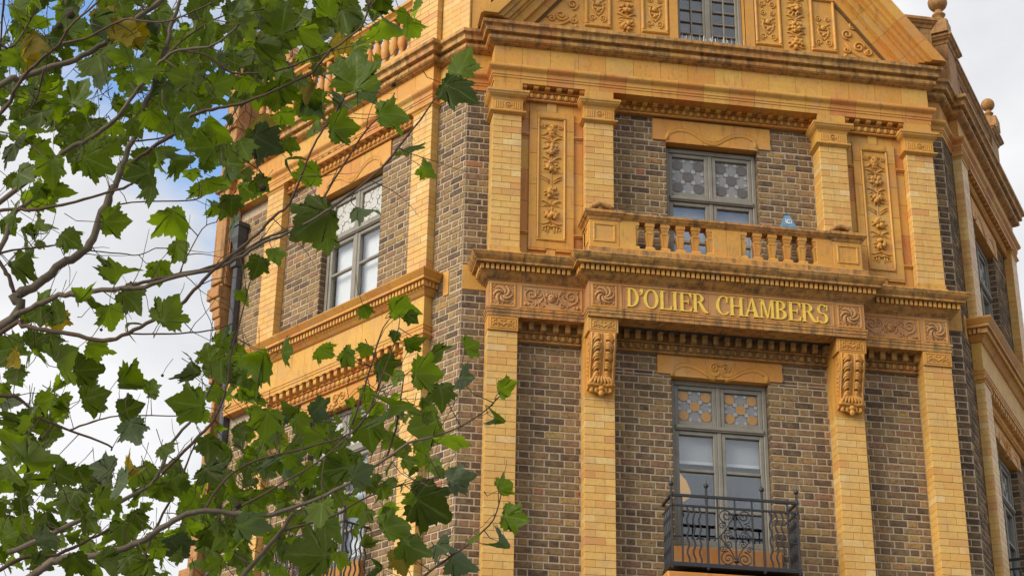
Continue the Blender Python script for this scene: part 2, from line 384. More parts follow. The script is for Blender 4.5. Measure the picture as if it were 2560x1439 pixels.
brick_region(FC, -1.1725, -.67, -1.21, -.985, zo, 'C'); brick_region(FC, .67, 1.1725, -1.21, -.985, zo, 'C')
brick_region(FC, -OW, OW, ZB, -3.60, zo, 'C')
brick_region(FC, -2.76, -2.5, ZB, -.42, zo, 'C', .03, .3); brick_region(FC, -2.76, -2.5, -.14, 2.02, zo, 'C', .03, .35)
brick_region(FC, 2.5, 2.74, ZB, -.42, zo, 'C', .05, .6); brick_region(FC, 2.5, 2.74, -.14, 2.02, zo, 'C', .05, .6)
brick_region(FC, -1.1725, -OW, -.1, 1.585, 0, 'C'); brick_region(FC, OW, 1.1725, -.1, 1.585, 0, 'C')
brick_region(FC, -1.1725, -.675, 1.585, 1.88, 0, 'C'); brick_region(FC, .675, 1.1725, 1.585, 1.88, 0, 'C')
SW0, SW1, SP1, SP2, SEND = 1.42, 2.49, (.465, .785), (3.2, 3.52), {'L': 4.27, 'R': 3.62}
for F, fac in ((FL, 'L'), (FR, 'R')):
    e = SEND[fac]
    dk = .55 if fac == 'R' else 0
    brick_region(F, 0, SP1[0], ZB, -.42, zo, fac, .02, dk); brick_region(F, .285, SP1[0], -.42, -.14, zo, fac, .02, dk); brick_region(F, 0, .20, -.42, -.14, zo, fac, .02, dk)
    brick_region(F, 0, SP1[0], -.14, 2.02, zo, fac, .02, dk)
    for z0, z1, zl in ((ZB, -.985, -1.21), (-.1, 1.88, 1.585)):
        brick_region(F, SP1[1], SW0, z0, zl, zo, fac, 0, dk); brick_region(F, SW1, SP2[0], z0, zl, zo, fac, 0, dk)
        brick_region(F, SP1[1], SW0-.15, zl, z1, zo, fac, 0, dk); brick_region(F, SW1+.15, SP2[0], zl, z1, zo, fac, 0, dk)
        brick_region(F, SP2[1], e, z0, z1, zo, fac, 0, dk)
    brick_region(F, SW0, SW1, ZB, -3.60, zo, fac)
JAMBS = []
def jamb(F, s, side, z0, z1, zoff, fac):   # brick faces lining a window opening (side +1: masonry at larger s)
    i = math.floor((z0-zoff)/C0)
    while zoff+i*C0 < z1:
        a, b = max(z0, zoff+i*C0), min(z1, zoff+(i+1)*C0)
        if b-a > .02: JAMBS.append((F, min(s-side*.004, s+side*.03), max(s-side*.004, s+side*.03), a+.007, b-.007, random.uniform(.02, .45), fac))
        i += 1
for sg in (-1, 1):
    jamb(FC, sg*OW, sg, -3.06, -1.22, zo, 'C'); jamb(FC, sg*OW, sg, -.02, 1.575, 0, 'C')
    for F, fac in ((FL, 'L'), (FR, 'R')):
        jamb(F, SW0 if sg < 0 else SW1, sg, -3.06, -1.22, zo, fac); jamb(F, SW0 if sg < 0 else SW1, sg, -.10, 1.575, zo, fac)
def project(p):
    d = Vector(p)-CAM; z = d.dot(CF_); return 1280+FPX*d.dot(CR_)/z, 719.5-FPX*d.dot(CU_)/z, z
# --- wall slabs (mortar-faced) with openings
def slabs(name, F, rects):
    mb = MB()
    for s0, s1, z0, z1 in rects: box(mb, F, s0, s1, -.24, -.006, z0, z1)
    return mb.build(name, MORT, B)
ZL, ZU, ZT = -GZ+.13, 0, 2.3
wallC = slabs('front_wall', FC, [(-2.756, -OW, ZB, ZT), (OW, 2.736, ZB, ZT), (-OW, OW, -1.21, -.02), (-OW, OW, 1.58, ZT), (-OW, OW, ZB, -3.10)])
wallL = slabs('side_wall', FL, [(.004, SW0, ZB, ZT), (SW1, 4.27, ZB, ZT), (SW0, SW1, -1.21, -.10), (SW0, SW1, 1.58, ZT), (SW0, SW1, ZB, -3.10)])
wallR = slabs('side_wall', FR, [(.004, SW0, ZB, ZT), (SW1, 3.62, ZB, ZT), (SW0, SW1, -1.21, -.10), (SW0, SW1, 1.58, ZT), (SW0, SW1, ZB, -3.10)])
WALL = {'C': wallC, 'L': wallL, 'R': wallR}
def brick_mesh(v):
    rnd = random.Random(v); j = lambda: rnd.uniform(-.06, .06)
    def fn(mb):
        x0, x1, z0, z1 = -.5, .5, -.5, .5
        # local x scaled by brick length, z by height, y in metres
        fr = [(x0+.035+j()*.3, z0+.09+j()), (x1-.035+j()*.3, z0+.09+j()), (x1-.035+j()*.3, z1-.09+j()), (x0+.035+j()*.3, z1-.09+j())]
        vs = [(x0, -.05, z0), (x1, -.05, z0), (x1, -.05, z1), (x0, -.05, z1), (x0, -.003, z0), (x1, -.003, z0), (x1, -.003, z1), (x0, -.003, z1)]+[(a, .0015+rnd.uniform(-.0015, .0015), b) for a, b in fr]
        mb.add(vs, [(0, 1, 5, 4), (1, 2, 6, 5), (2, 3, 7, 6), (3, 0, 4, 7), (4, 5, 9, 8), (5, 6, 10, 9), (6, 7, 11, 10), (7, 4, 8, 11), (8, 9, 10, 11)])
    return unit_mesh('brick', fn, SB)
BM = [brick_mesh(i) for i in range(8)]
def visible_brick(b):
    F, p, q, a, c, t, fac = b
    u, v, z = project(F((p+q)/2, 0, (a+c)/2)); return 1150 < u < 2560 and 0 < v < 1439 and fac == 'C'
vis = [i for i, b in enumerate(BRICKS) if visible_brick(b) and abs(b[1]) < 2.25]
vis.sort(key=lambda i: -((BRICKS[i][2]-BRICKS[i][1])*(BRICKS[i][4]-BRICKS[i][3])/project(BRICKS[i][0](BRICKS[i][1], 0, BRICKS[i][3]))[2]**2))
single = set(vis[:300])
rest = {'C': MB(), 'L': MB(), 'R': MB()}
JT = .0073
for i, (F, p, q, a, c, t, fac) in enumerate(BRICKS):
    dz = random.uniform(-.0012, .0012); do = random.uniform(-.0015, .001)
    w, h = q-p-2*JT+random.uniform(-.005, .004), c-a-2*JT+random.uniform(-.004, .003)
    if i in single: inst(random.choice(BM), 'brick', WALL[fac], F.mw((p+q)/2, do, (a+c)/2+dz, w, 1, h), t)
    else:
        mb = rest[fac]; mb.cur = t; s0, s1, z0, z1 = (p+q)/2-w/2, (p+q)/2+w/2, (a+c)/2+dz-h/2, (a+c)/2+dz+h/2
        box(mb, F, s0, s1, -.04, do+.001, z0, z1, random.uniform(.003, .0055))
for F, p, q, a, c, t, fac in JAMBS:
    mb = rest[fac]; mb.cur = t; box(mb, F, p, q, -.085, -.0025, a, c, .004)
for k, mb in rest.items(): mb.build('brickwork', SB, WALL[k], attr=True)['kind'] = 'stuff'

# --- rooms behind the windows, floors and roof
mb = MB()
for z0, z1 in ((-3.45, -.45), (-.30, 2.2)):
    mb.add([FC(x, -o, z) for x, o in ((-2.3, .245), (2.3, .245), (4.2, 3.2), (-4.2, 3.2)) for z in (z0, z1)], [(0, 2, 4, 6), (1, 7, 5, 3), (4, 5, 7, 6), (0, 6, 7, 1), (2, 3, 5, 4)])
for F, e in ((FL, 3.9), (FR, 3.3)):
    for z0, z1 in ((-3.45, -.45), (-.30, 2.2)):
        mb.add([F(s, -o, z) for s, o in ((.9, .245), (e, .245), (e, 1.3), (.9, 1.3)) for z in (z0, z1)], [(0, 2, 4, 6), (1, 7, 5, 3), (4, 5, 7, 6), (0, 6, 7, 1), (2, 3, 5, 4)])
mb.build('room_shell', ROOM, B)
mb = MB(); mb.add([FL(4.2, -.2, 2.6), FL(.05, -.2, 2.6), FC(-2.6, -.2, 2.6), FC(2.6, -.2, 2.6), FR(.05, -.2, 2.6), FR(3.6, -.2, 2.6), (3, 9, 2.6+GZ), (-3, 9, 2.6+GZ)], [tuple(range(8))])
mb.build('roof', SLATE, B)
mb = MB()
for F, e in ((FC, None), (FL, 4.27), (FR, 3.62)):
    s0, s1 = (-2.755, 2.735) if e is None else (.005, e)
    box(mb, F, s0, s1, -.24, -.002, ZL, ZB)
mb.build('lower_wall', MORT, B)

# --- piers of yellow glazed brick
def glazed_mesh(v):
    rnd = random.Random(50+v)
    def fn(mb):
        c = .03; f = .0
        vs = [(-.5, -1, -.5), (.5, -1, -.5), (.5, -1, .5), (-.5, -1, .5), (-.5, -.012, -.5), (.5, -.012, -.5), (.5, -.012, .5), (-.5, -.012, .5), (-.5+.010, f, -.5+c), (.5-.010, f, -.5+c), (.5-.010, f, .5-c), (-.5+.010, f, .5-c)]
        mb.add(vs, [(0, 3, 2, 1), (0, 1, 5, 4), (1, 2, 6, 5), (2, 3, 7, 6), (3, 0, 4, 7), (4, 5, 9, 8), (5, 6, 10, 9), (6, 7, 11, 10), (7, 4, 8, 11), (8, 9, 10, 11)])
    return unit_mesh('glazed_brick', fn, GB)
GM = [glazed_mesh(0)]
NGL = [0]
def gtone():
    r = random.random(); return random.uniform(.25, .7) if r < .72 else (random.uniform(0, .2) if r < .82 else random.uniform(.7, 1))
def pier(F, s0, s1, o1, z0, z1, zoff, singles, name='pier'):
    mb = MB(); box(mb, F, s0+.003, s1-.003, -.05, o1-.003, z0+.001, z1-.001); part = mb.build(name, GMORT, B); J = MB()
    i0 = math.floor((z0-zoff)/C0+1e-6); i1 = math.ceil((z1-zoff)/C0-1e-6); w = s1-s0; g = .0016
    for i in range(i0, i1):
        a, b = max(z0, zoff+i*C0), min(z1, zoff+(i+1)*C0)
        if b-a < .015: continue
        cut = w*(.66 if i % 2 else .34)
        for p, q in ((0, cut), (cut, w)):
            t = gtone(); p2, q2 = s0+p+(g if p else 0), s0+q-(g if q < w else 0); do = random.uniform(-.0012, .0008)
            d = o1-.004
            if singles and a > -3.75 and NGL[0] < 300:
                inst(GM[0], 'glazed_brick', part, F.mw((p2+q2)/2, o1+do, (a+b)/2, q2-p2, d, b-a-2*g), t); NGL[0] += 1
            else:
                J.cur = t; box(J, F, p2, q2, .002, o1+do, a+g, b-g, .0022)
    if J.f: J.build('glazed_brickwork', GB, part, attr=True)['kind'] = 'stuff'
    return part
for sg in (-1, 1):
    for a, b, zt in ((2.188, 2.5, -.947), (1.1725, 1.487, -1.60)):
        s0, s1 = (a, b) if sg > 0 else (-b, -a)
        pier(FC, s0, s1, .19, ZB, zt, zo, True)
for sg in (-1, 1):
    for a, b in ((2.188, 2.5), (1.1725, 1.487)):
        s0, s1 = (a, b) if sg > 0 else (-b, -a)
        pier(FC, s0, s1, .232, 0, 1.596, 0, True)
for F in (FL, FR):
    for a, b in (SP1, SP2):
        pier(F, a, b, .103, -.115, 2.0, zo, False); pier(F, a, b, .103, ZB, -.80, zo, False)
# bases and lower casing of the piers
for sg in (-1, 1):
    for a, b in ((2.188, 2.5), (1.1725, 1.487)):
        s0, s1 = (a, b) if sg > 0 else (-b, -a)
        m2 = MB(); box(m2, FC, s0-.004, s1+.004, .01, .236, -.05, 0); box(m2, FC, s0-.022, s1+.022, .01, .255, -.115, -.05, .012); m2.build('pier_base', TC, B)['tone'] = random.uniform(.1, .4)
# --- main entablature, running round all three fronts
def xy(F, s, o): p = F(s, o, 0); return (p[0], p[1])
def run(oc, os_, endL, endR, s1=.465, x1=2.5):
    return [xy(FL, endL, os_), xy(FL, s1, os_), xy(FL, s1, 0), KL, xy(FC, -x1, 0), xy(FC, -x1, oc), xy(FC, x1, oc), xy(FC, x1, 0), KR, xy(FR, s1, 0), xy(FR, s1, os_), xy(FR, endR, os_), xy(FR, endR, -.1)]
PM = run(.235, .105, 4.24, 3.52)
corn = [(-.24, 2.77), (.10, 2.73), (.14, 2.712), (.158, 2.70), (.158, 2.662), (.150, 2.655), (.135, 2.650), (.124, 2.640), (.118, 2.632), (.118, 2.582), (.112, 2.578), (.070, 2.578), (.070, 2.563), (.066, 2.558), (.080, 2.546), (.087, 2.527), (.082, 2.505), (.064, 2.489), (.045, 2.484), (.045, 2.476), (.020, 2.468), (.006, 2.462), (-.24, 2.462)]
moulding('main_cornice', 'cornice_block', PM, corn, B, TCW, .335, tone=(.0, .75))
moulding('upper_frieze', 'frieze_block', PM, [(-.24, 2.4615), (0, 2.4615), (0, 2.212), (-.24, 2.212)], B, TC, .31, tone=(0, .6))
arch = [(-.24, 2.2115), (.045, 2.2115), (.062, 2.20), (.066, 2.186), (.066, 2.170), (.058, 2.156), (.042, 2.140), (.030, 2.128), (.026, 2.112), (.026, 2.084), (.019, 2.083), (.019, 2.055), (.012, 2.054), (.012, 1.998), (-.24, 1.998)]
moulding('upper_architrave', 'architrave_block', PM, arch, B, TC, .30, tone=(.05, .9))
# --- name-board entablature on the front only
PD = [xy(FC, -2.5, 0), xy(FC, -2.5, .21), xy(FC, -1.485, .21), xy(FC, -1.485, .40), xy(FC, 1.485, .40), xy(FC, 1.485, .21), xy(FC, 2.5, .21), xy(FC, 2.5, 0)]
dcor = [(-.2, -.125), (.16, -.132), (.197, -.142), (.205, -.150), (.205, -.160), (.199, -.168), (.192, -.186), (.178, -.204), (.168, -.213), (.163, -.220), (.155, -.221), (.155, -.250), (.118, -.251), (.076, -.2515), (.076, -.316), (.092, -.317), (.092, -.325), (.078, -.333), (.058, -.352), (.030, -.372), (.012, -.380), (.010, -.388), (-.2, -.388)]
moulding('name_cornice', 'cornice_block', PD, dcor, B, TCW, .34, tone=(0, .6))
moulding('name_frieze', 'frieze_block', PD, [(-.2, -.3885), (0, -.3885), (0, -.690), (-.2, -.690)], B, TCP, .42, tone=(.35, .8))
darc = [(-.2, -.6905), (.022, -.6905), (.022, -.716), (.015, -.717), (.015, -.748), (.008, -.749), (.008, -.787), (-.2, -.787)]
moulding('name_architrave', 'architrave_block', PD, darc, B, TCW, .36, tone=(.2, .75))
for sg in (-1, 1):
    m2 = MB(); a, b = sorted((sg*2.5, sg*2.752)); box(m2, FC, a, b, -.02, .006, -.42, -.14); m2.build('cornice_end_stone', TC, B)['tone'] = .2
# --- sill entablature on the two side fronts
scor = [(-.13, -.135), (.13, -.140), (.168, -.148), (.176, -.154), (.176, -.164), (.168, -.176), (.150, -.200), (.140, -.214), (.132, -.222), (.132, -.252), (.06, -.253), (.06, -.316), (.070, -.317), (.070, -.327), (.05, -.345), (.026, -.374), (.010, -.385), (-.13, -.388)]
for F, e in ((FL, 4.06), (FR, 3.55)):
    P = [xy(F, e, .105), xy(F, .465, .105), xy(F, .465, 0)]
    if F is FR: P = P[::-1]
    moulding('sill_cornice', 'cornice_block', P, scor, B, TC, .42, tone=(.2, .8))
    moulding('sill_frieze', 'frieze_block', P, [(-.13, -.3885), (.004, -.3885), (.004, -.705), (-.13, -.705)], B, TC, .55, tone=(0, .15))
    moulding('sill_architrave', 'architrave_block', P, [(-.13, -.7055), (.022, -.7055), (.022, -.728), (.015, -.729), (.015, -.760), (.008, -.761), (.008, -.80), (-.13, -.80)], B, TC, .5, tone=(.1, .5))
    m2 = MB(); box(m2, F, .20, .285, -.02, .006, -.42, -.14); m2.build('cornice_end_stone', TC, B)['tone'] = .4
# --- dentils
DM = unit_mesh('dentil', lambda mb: box(mb, ID, -.0170, .0170, -.03, .040, -.031, .031, .003), TC)
dent = MB(); box(dent, FC, -1.4, 1.4, .41, .4745, -.31, -.255); DEN = dent.build('dentil_band', TC, B); DEN['tone'] = .9
def dentils(F, s0, s1, o, z, parent, pitch=.0535):
    n = max(1, round((s1-s0)/pitch))
    for i in range(n+1): inst(DM, 'dentil', parent, F.mw(s0+(s1-s0)*i/n, o, z), random.uniform(0, .6))
dentils(FC, -1.572, 1.572, .48, -.2835, DEN)
dentils(FC, -2.588, -1.68, .29, -.2835, DEN); dentils(FC, 1.68, 2.588, .29, -.2835, DEN)
for sg in (-1, 1):
    Fs = Frame((sg*1.562, .19-.40, 0), (0, -1, 0), (sg, 0, 0)); dentils(Fs, -.10, .02, 0, -.2835, DEN)
    Fs = Frame((sg*2.576, .19-.21, 0), (0, -1, 0), (sg, 0, 0)); dentils(Fs, -.16, .02, 0, -.2835, DEN)
for F, e in ((FL, 4.04), (FR, 3.5)):
    dentils(F, .385, e, .169, -.2845, DEN)
    p = F(.40, 0, 0); Fs = Frame((p[0], p[1], 0), F.n, -F.d); dentils(Fs, .02, .12, 0, -.2845, DEN)
# --- bracket-and-egg courses
BRP = [(-.02, .046), (.094, .046), (.094, .030), (.080, .028), (.080, -.020), (.074, -.032), (.055, -.040), (-.02, -.044)]
BRM = unit_mesh('bracket', lambda mb: prism(mb, [(-.027, y, z) for y, z in BRP], [(.027, y, z) for y, z in BRP]), TC)
def egg(mb):
    ball(mb, (0, .012, 0), .027, 8, 6, (1, .8, 1.25), ID)
    for sx in (-1, 1): tube(mb, [(sx*.030, .006, .034), (sx*.036, .012, .0), (sx*.022, .008, -.030)], [.005, .006, .003], 5)
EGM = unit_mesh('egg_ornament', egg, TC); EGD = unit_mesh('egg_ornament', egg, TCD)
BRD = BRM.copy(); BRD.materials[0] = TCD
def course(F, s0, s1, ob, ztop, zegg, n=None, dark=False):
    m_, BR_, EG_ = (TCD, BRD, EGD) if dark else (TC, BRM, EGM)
    """a backing band with a row of brackets over a row of egg ornaments"""
    mb = MB(); box(mb, F, s0, s1, -.02, ob, zegg-.050, ztop)
    box(mb, F, s0, s1, ob-.01, ob+.028, zegg+.040, zegg+.056, .006); box(mb, F, s0, s1, ob-.01, ob+.022, zegg-.062, zegg-.044, .006)
    part = mb.build('bracket_course', m_, B); part['tone'] = random.uniform(.3, .8)
    L = s1-s0; n = n or max(2, round(L/.121))
    for i in range(n): inst(BR_, 'bracket', part, F.mw(s0+.028+(L-.056)*i/(n-1), ob, ztop-.046), random.uniform(0, .7))
    k = round(L/.0815)
    for i in range(k): inst(EG_, 'egg_ornament', part, F.mw(s0+L*(i+.5)/k, ob, zegg), random.uniform(.1, .8))
for s0, s1 in ((-2.186, -1.489), (1.489, 2.186)):
    course(FC, s0, s1, .150, 2.046, 1.905, 6)
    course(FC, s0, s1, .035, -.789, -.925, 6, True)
course(FC, -1.17, 1.17, .050, 2.052, 1.938, 20)
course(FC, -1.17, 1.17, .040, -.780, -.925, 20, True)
for F in (FL, FR):
    course(F, SP1[1], SP2[0], .03, 2.07, 1.94, 20)
    course(F, SP1[1], SP2[0], .03, -.802, -.945, 20)
# --- pier capitals on the upper front
for sg in (-1, 1):
    for a, b in ((2.188, 2.5), (1.1725, 1.487)):
        s0, s1 = (a, b) if sg > 0 else (-b, -a)
        m2 = MB(); m2.cur = 0
        box(m2, FC, s0-.002, s1+.002, .02, .247, 1.876, 1.997)
        prof = [(.075, 1.876), (.075, 1.850), (.066, 1.842), (.060, 1.826), (.040, 1.806), (.026, 1.796), (.018, 1.786), (.014, 1.772)]
        P = [xy(FC, s0, 0), xy(FC, s0, .232), xy(FC, s1, .232), xy(FC, s1, 0)]
        for pf in ([(-.1, 1.876)]+prof+[(.010, 1.765), (.010, 1.640), (-.1, 1.640)], [(-.1, 1.6395), (.012, 1.6395), (.040, 1.632), (.046, 1.622), (.042, 1.612), (.022, 1.602), (.010, 1.594), (-.1, 1.594)]):
            secs, _ = offset_sections(P, pf)
            for i in range(3): prism(m2, secs[i], secs[i+1])
        c = (s0+s1)/2
        cap = m2.build('pier_capital', TC, B); cap['tone'] = random.uniform(.1, .55)
        m3 = MB()
        for k in (-1, 1):
            for j in range(4):
                x = c+k*(.062+j*.024); ftube(m3, FC, [(x, 1.745), (x, 1.665)], .243, .0065, 6)
        ftube(m3, FC, spiral(c, 1.705, .042, 1.5, 0, 1, 20), .245, .008, 6); ball(m3, (c, .248, 1.705), .012, 6, 4, F=FC)
        for x in (-.135, .135): ftube(m3, FC, [(c+x, 1.75), (c+x, 1.66)], .243, .005, 5)
        m3.build('capital_carving', TC, cap)['tone'] = .3
# simple necking on the side piers
for F in (FL, FR):
    for a, b in (SP1, SP2):
        for z in (1.94, -.86):
            m2 = MB(); P = [xy(F, a, 0), xy(F, a, .103), xy(F, b, .103), xy(F, b, 0)]
            if F is FL: P = P[::-1]
            secs, _ = offset_sections(P, [(-.06, z+.058), (.004, z+.058), (.030, z+.050), (.034, z+.036), (.014, z+.02), (.006, z), (-.06, z)])
            for i in range(3): prism(m2, secs[i], secs[i+1])
            m2.build('pier_necking', TC, B)['tone'] = .3
# --- carved ornament
def fruit(mb, F, c, o, z, r, rnd):
    for i in range(11):
        a = rnd.uniform(0, 6.28); d = r*math.sqrt(rnd.random())*.72
        ball(mb, (c+d*math.cos(a), o+rnd.uniform(.006, .024), z+d*.95*math.sin(a)), rnd.uniform(.020, .031), 7, 5, F=F)
    for i in range(9):
        a = 2*math.pi*i/9+rnd.uniform(-.2, .2); L = r*rnd.uniform(1.0, 1.35)
        ftube(mb, F, [(c+r*.4*math.cos(a), z+r*.4*math.sin(a)), (c+L*.8*math.cos(a), z+L*.8*math.sin(a)), (c+L*math.cos(a+.2), z+L*math.sin(a+.2))], o+.004, [.014, .011, .003], 5)
def ribbon(mb, F, c, o, z, w):
    for k in (-1, 1):
        ftube(mb, F, bez((c, z-.02), (c+k*w*.4, z+.02), (c+k*w*.8, z+.05), (c+k*w, z+.025), 7), o+.004, [.006, .010, .013, .014, .013, .010, .007, .004], 5)
        ftube(mb, F, bez((c, z-.02), (c+k*w*.3, z-.02), (c+k*w*.6, z+.0), (c+k*w*.85, z-.035), 6), o+.002, [.004, .007, .009, .009, .006, .004, .002], 5)
def mask(mb, F, c, o, z, h, rnd):          # grotesque face in relief
    ball(mb, (c, o, z), h, 12, 9, (.62, .42, 1), F)
    ftube(mb, F, [(c, z+h*.35), (c, z-.02*h), (c, z-h*.18)], o+h*.44, [h*.07, h*.13, h*.16], 6)
    for k in (-1, 1):
        ball(mb, (c+k*h*.25, o+h*.36, z+h*.2), h*.11, 6, 5, F=F); ball(mb, (c+k*h*.34, o+h*.28, z-h*.14), h*.18, 7, 5, (1, .7, 1), F)
        ftube(mb, F, [(c+k*h*.06, z+h*.34), (c+k*h*.28, z+h*.44), (c+k*h*.46, z+h*.30)], o+h*.36, [h*.07, h*.09, h*.05], 5)
        ftube(mb, F, spiral(c+k*h*1.25, z+h*.55, h*.42, 1.4, math.pi/2, -k, 14), o+.004, h*.11, 5)
        ftube(mb, F, bez((c+k*h*.55, z-h*.3), (c+k*h*.9, z-h*.7), (c+k*h*1.3, z-h*1.0), (c+k*h*1.6, z-h*.9), 7), o+.004, [h*.12, h*.13, h*.13, h*.12, h*.10, h*.08, h*.06, h*.03], 5)
        for j in range(3): ftube(mb, F, bez((c+k*h*.2*j, z+h*.75), (c+k*h*(.3+.2*j), z+h*1.15), (c+k*h*(.5+.25*j), z+h*1.0), (c+k*h*(.6+.25*j), z+h*.6), 6), o+.006, h*.08, 5)
    ftube(mb, F, [(c+h*.20*math.cos(a*math.pi/5), z-h*.52+h*.17*math.sin(a*math.pi/5)) for a in range(11)], o+h*.33, h*.07, 5)
    for j in range(5): ftube(mb, F, [(c+(j-2)*h*.15, z-h*.78), (c+(j-2)*h*.2, z-h*1.15)], o+h*.2, [h*.09, h*.03], 5)
def whirl(mb, F, c, o, z, h):              # leaf whirl in a square panel
    for i in range(6):
        a = 2*math.pi*i/6
        pts = [(c+h*t*math.cos(a+2.3*t), z+h*t*math.sin(a+2.3*t)) for t in (.10, .3, .5, .7, .88, 1.06)]
        pts = [(min(max(x, c-h*.97), c+h*.97), min(max(y, z-h*.97), z+h*.97)) for x, y in pts]
        ftube(mb, F, pts, o+.003, [h*.06, h*.13, h*.18, h*.19, h*.13, h*.04], 6)
        ftube(mb, F, [(c+(x-c)*.97+h*.09*math.cos(a+2.6), z+(y-z)*.97+h*.09*math.sin(a+2.6)) for x, y in pts[1:]], o+.002, [h*.03, h*.05, h*.05, h*.04, h*.02], 5)
    for i in range(20):
        t = -1+2*(i % 5+.5)/5; e = h*.95
        x, y = ((t*h, e), (e, t*h), (t*h, -e), (-e, t*h))[i//5]; ball(mb, (c+x, o+.002, z+y), h*.10, 6, 4, (1, .6, 1), F)
def scrollwork(mb, F, c, o, z, w, h):      # long frieze panel: cherub head between foliate scrolls
    mask_ = mask; ball(mb, (c, o+.004, z), h*.26, 10, 7, (.85, .6, 1), F)
    for k in (-.09, .09): ball(mb, (c+k*h, o+h*.17, z+h*.05), h*.045, 5, 4, F=F)
    ball(mb, (c, o+h*.18, z-h*.04), h*.05, 5, 4, F=F)
    for j in range(7): a = math.pi*j/6; ball(mb, (c+h*.25*math.cos(a), o+.006, z+h*.1+h*.2*math.sin(a)), h*.085, 6, 4, F=F)
    for k in (-1, 1):
        ftube(mb, F, bez((c+k*h*.2, z-h*.25), (c+k*w*.25, z-h*.55), (c+k*w*.2, z+h*.5), (c+k*w*.42, z+h*.45), 9), o+.002, [.005, .008, .010, .011, .011, .010, .010, .009, .008, .006], 5)
        ftube(mb, F, bez((c+k*w*.1, z+h*.42), (c+k*w*.3, z+h*.2), (c+k*w*.35, z-h*.6), (c+k*w*.7, z-h*.35), 9), o+.002, [.004, .007, .009, .010, .011, .011, .010, .009, .007, .005], 5)
        ftube(mb, F, spiral(c+k*w*.70, z+h*.12, h*.40, 1.6, -math.pi/2, k, 20), o+.003, [.011]*14+[.009, .008, .007, .007, .008, .009, .010], 5)
        ftube(mb, F, spiral(c+k*w*.45, z+h*.18, h*.22, 1.3, math.pi, -k, 14), o+.003, .007, 5)
        ftube(mb, F, spiral(c+k*w*.38, z-h*.40, h*.18, 1.3, 0, k, 14), o+.003, .007, 5)
        for j in range(6):
            x = c+k*w*(.3+.12*j); y = z+h*(.52 if j % 2 else -.55); ftube(mb, F, [(x, y*.0+z+(y-z)*.7), (x+k*.016, y)], o+.002, [.010, .003], 5)
        ball(mb, (c+k*w*.92, o+.006, z-h*.45), h*.09, 6, 4, F=F)
def framed(F, s0, s1, z0, z1, o, w, d, parent, mat_=None, tone=.4, name='panel_frame'):
    mb = MB()
    for a, b, c, e in ((s0, s1, z1-w, z1), (s0, s1, z0, z0+w), (s0, s0+w, z0+w, z1-w), (s1-w, s1, z0+w, z1-w)):
        box(mb, F, a, b, o-.01, o+d, c, e, min(w, d)*.45)
    ob = mb.build(name, mat_ or TC, parent); ob['tone'] = tone; return ob
rnd = random.Random(3)
# square and long panels of the name frieze
for sg in (-1, 1):
    for c, o in ((1.32, .40), (2.35, .21)):
        fr = framed(FC, sg*c-.135, sg*c+.135, -.681, -.412, o, .022, .010, B, tone=.5, name='frieze_panel')
        m2 = MB(); m2.smooth = True; whirl(m2, FC, sg*c, o+.001, -.546, .105); m2.build('leaf_carving', TCP, fr)['tone'] = .35
    fr = framed(FC, sg*1.84-.328, sg*1.84+.328, -.681, -.412, .21, .020, .010, B, tone=.6, name='frieze_panel')
    m2 = MB(); m2.smooth = True; scrollwork(m2, FC, sg*1.84, .211, -.546, .30, .20); m2.build('scroll_carving', TCP, fr)['tone'] = .6
fr = framed(FC, -1.15, 1.15, -.681, -.412, .40, .016, .008, B, tone=.55, name='name_panel')
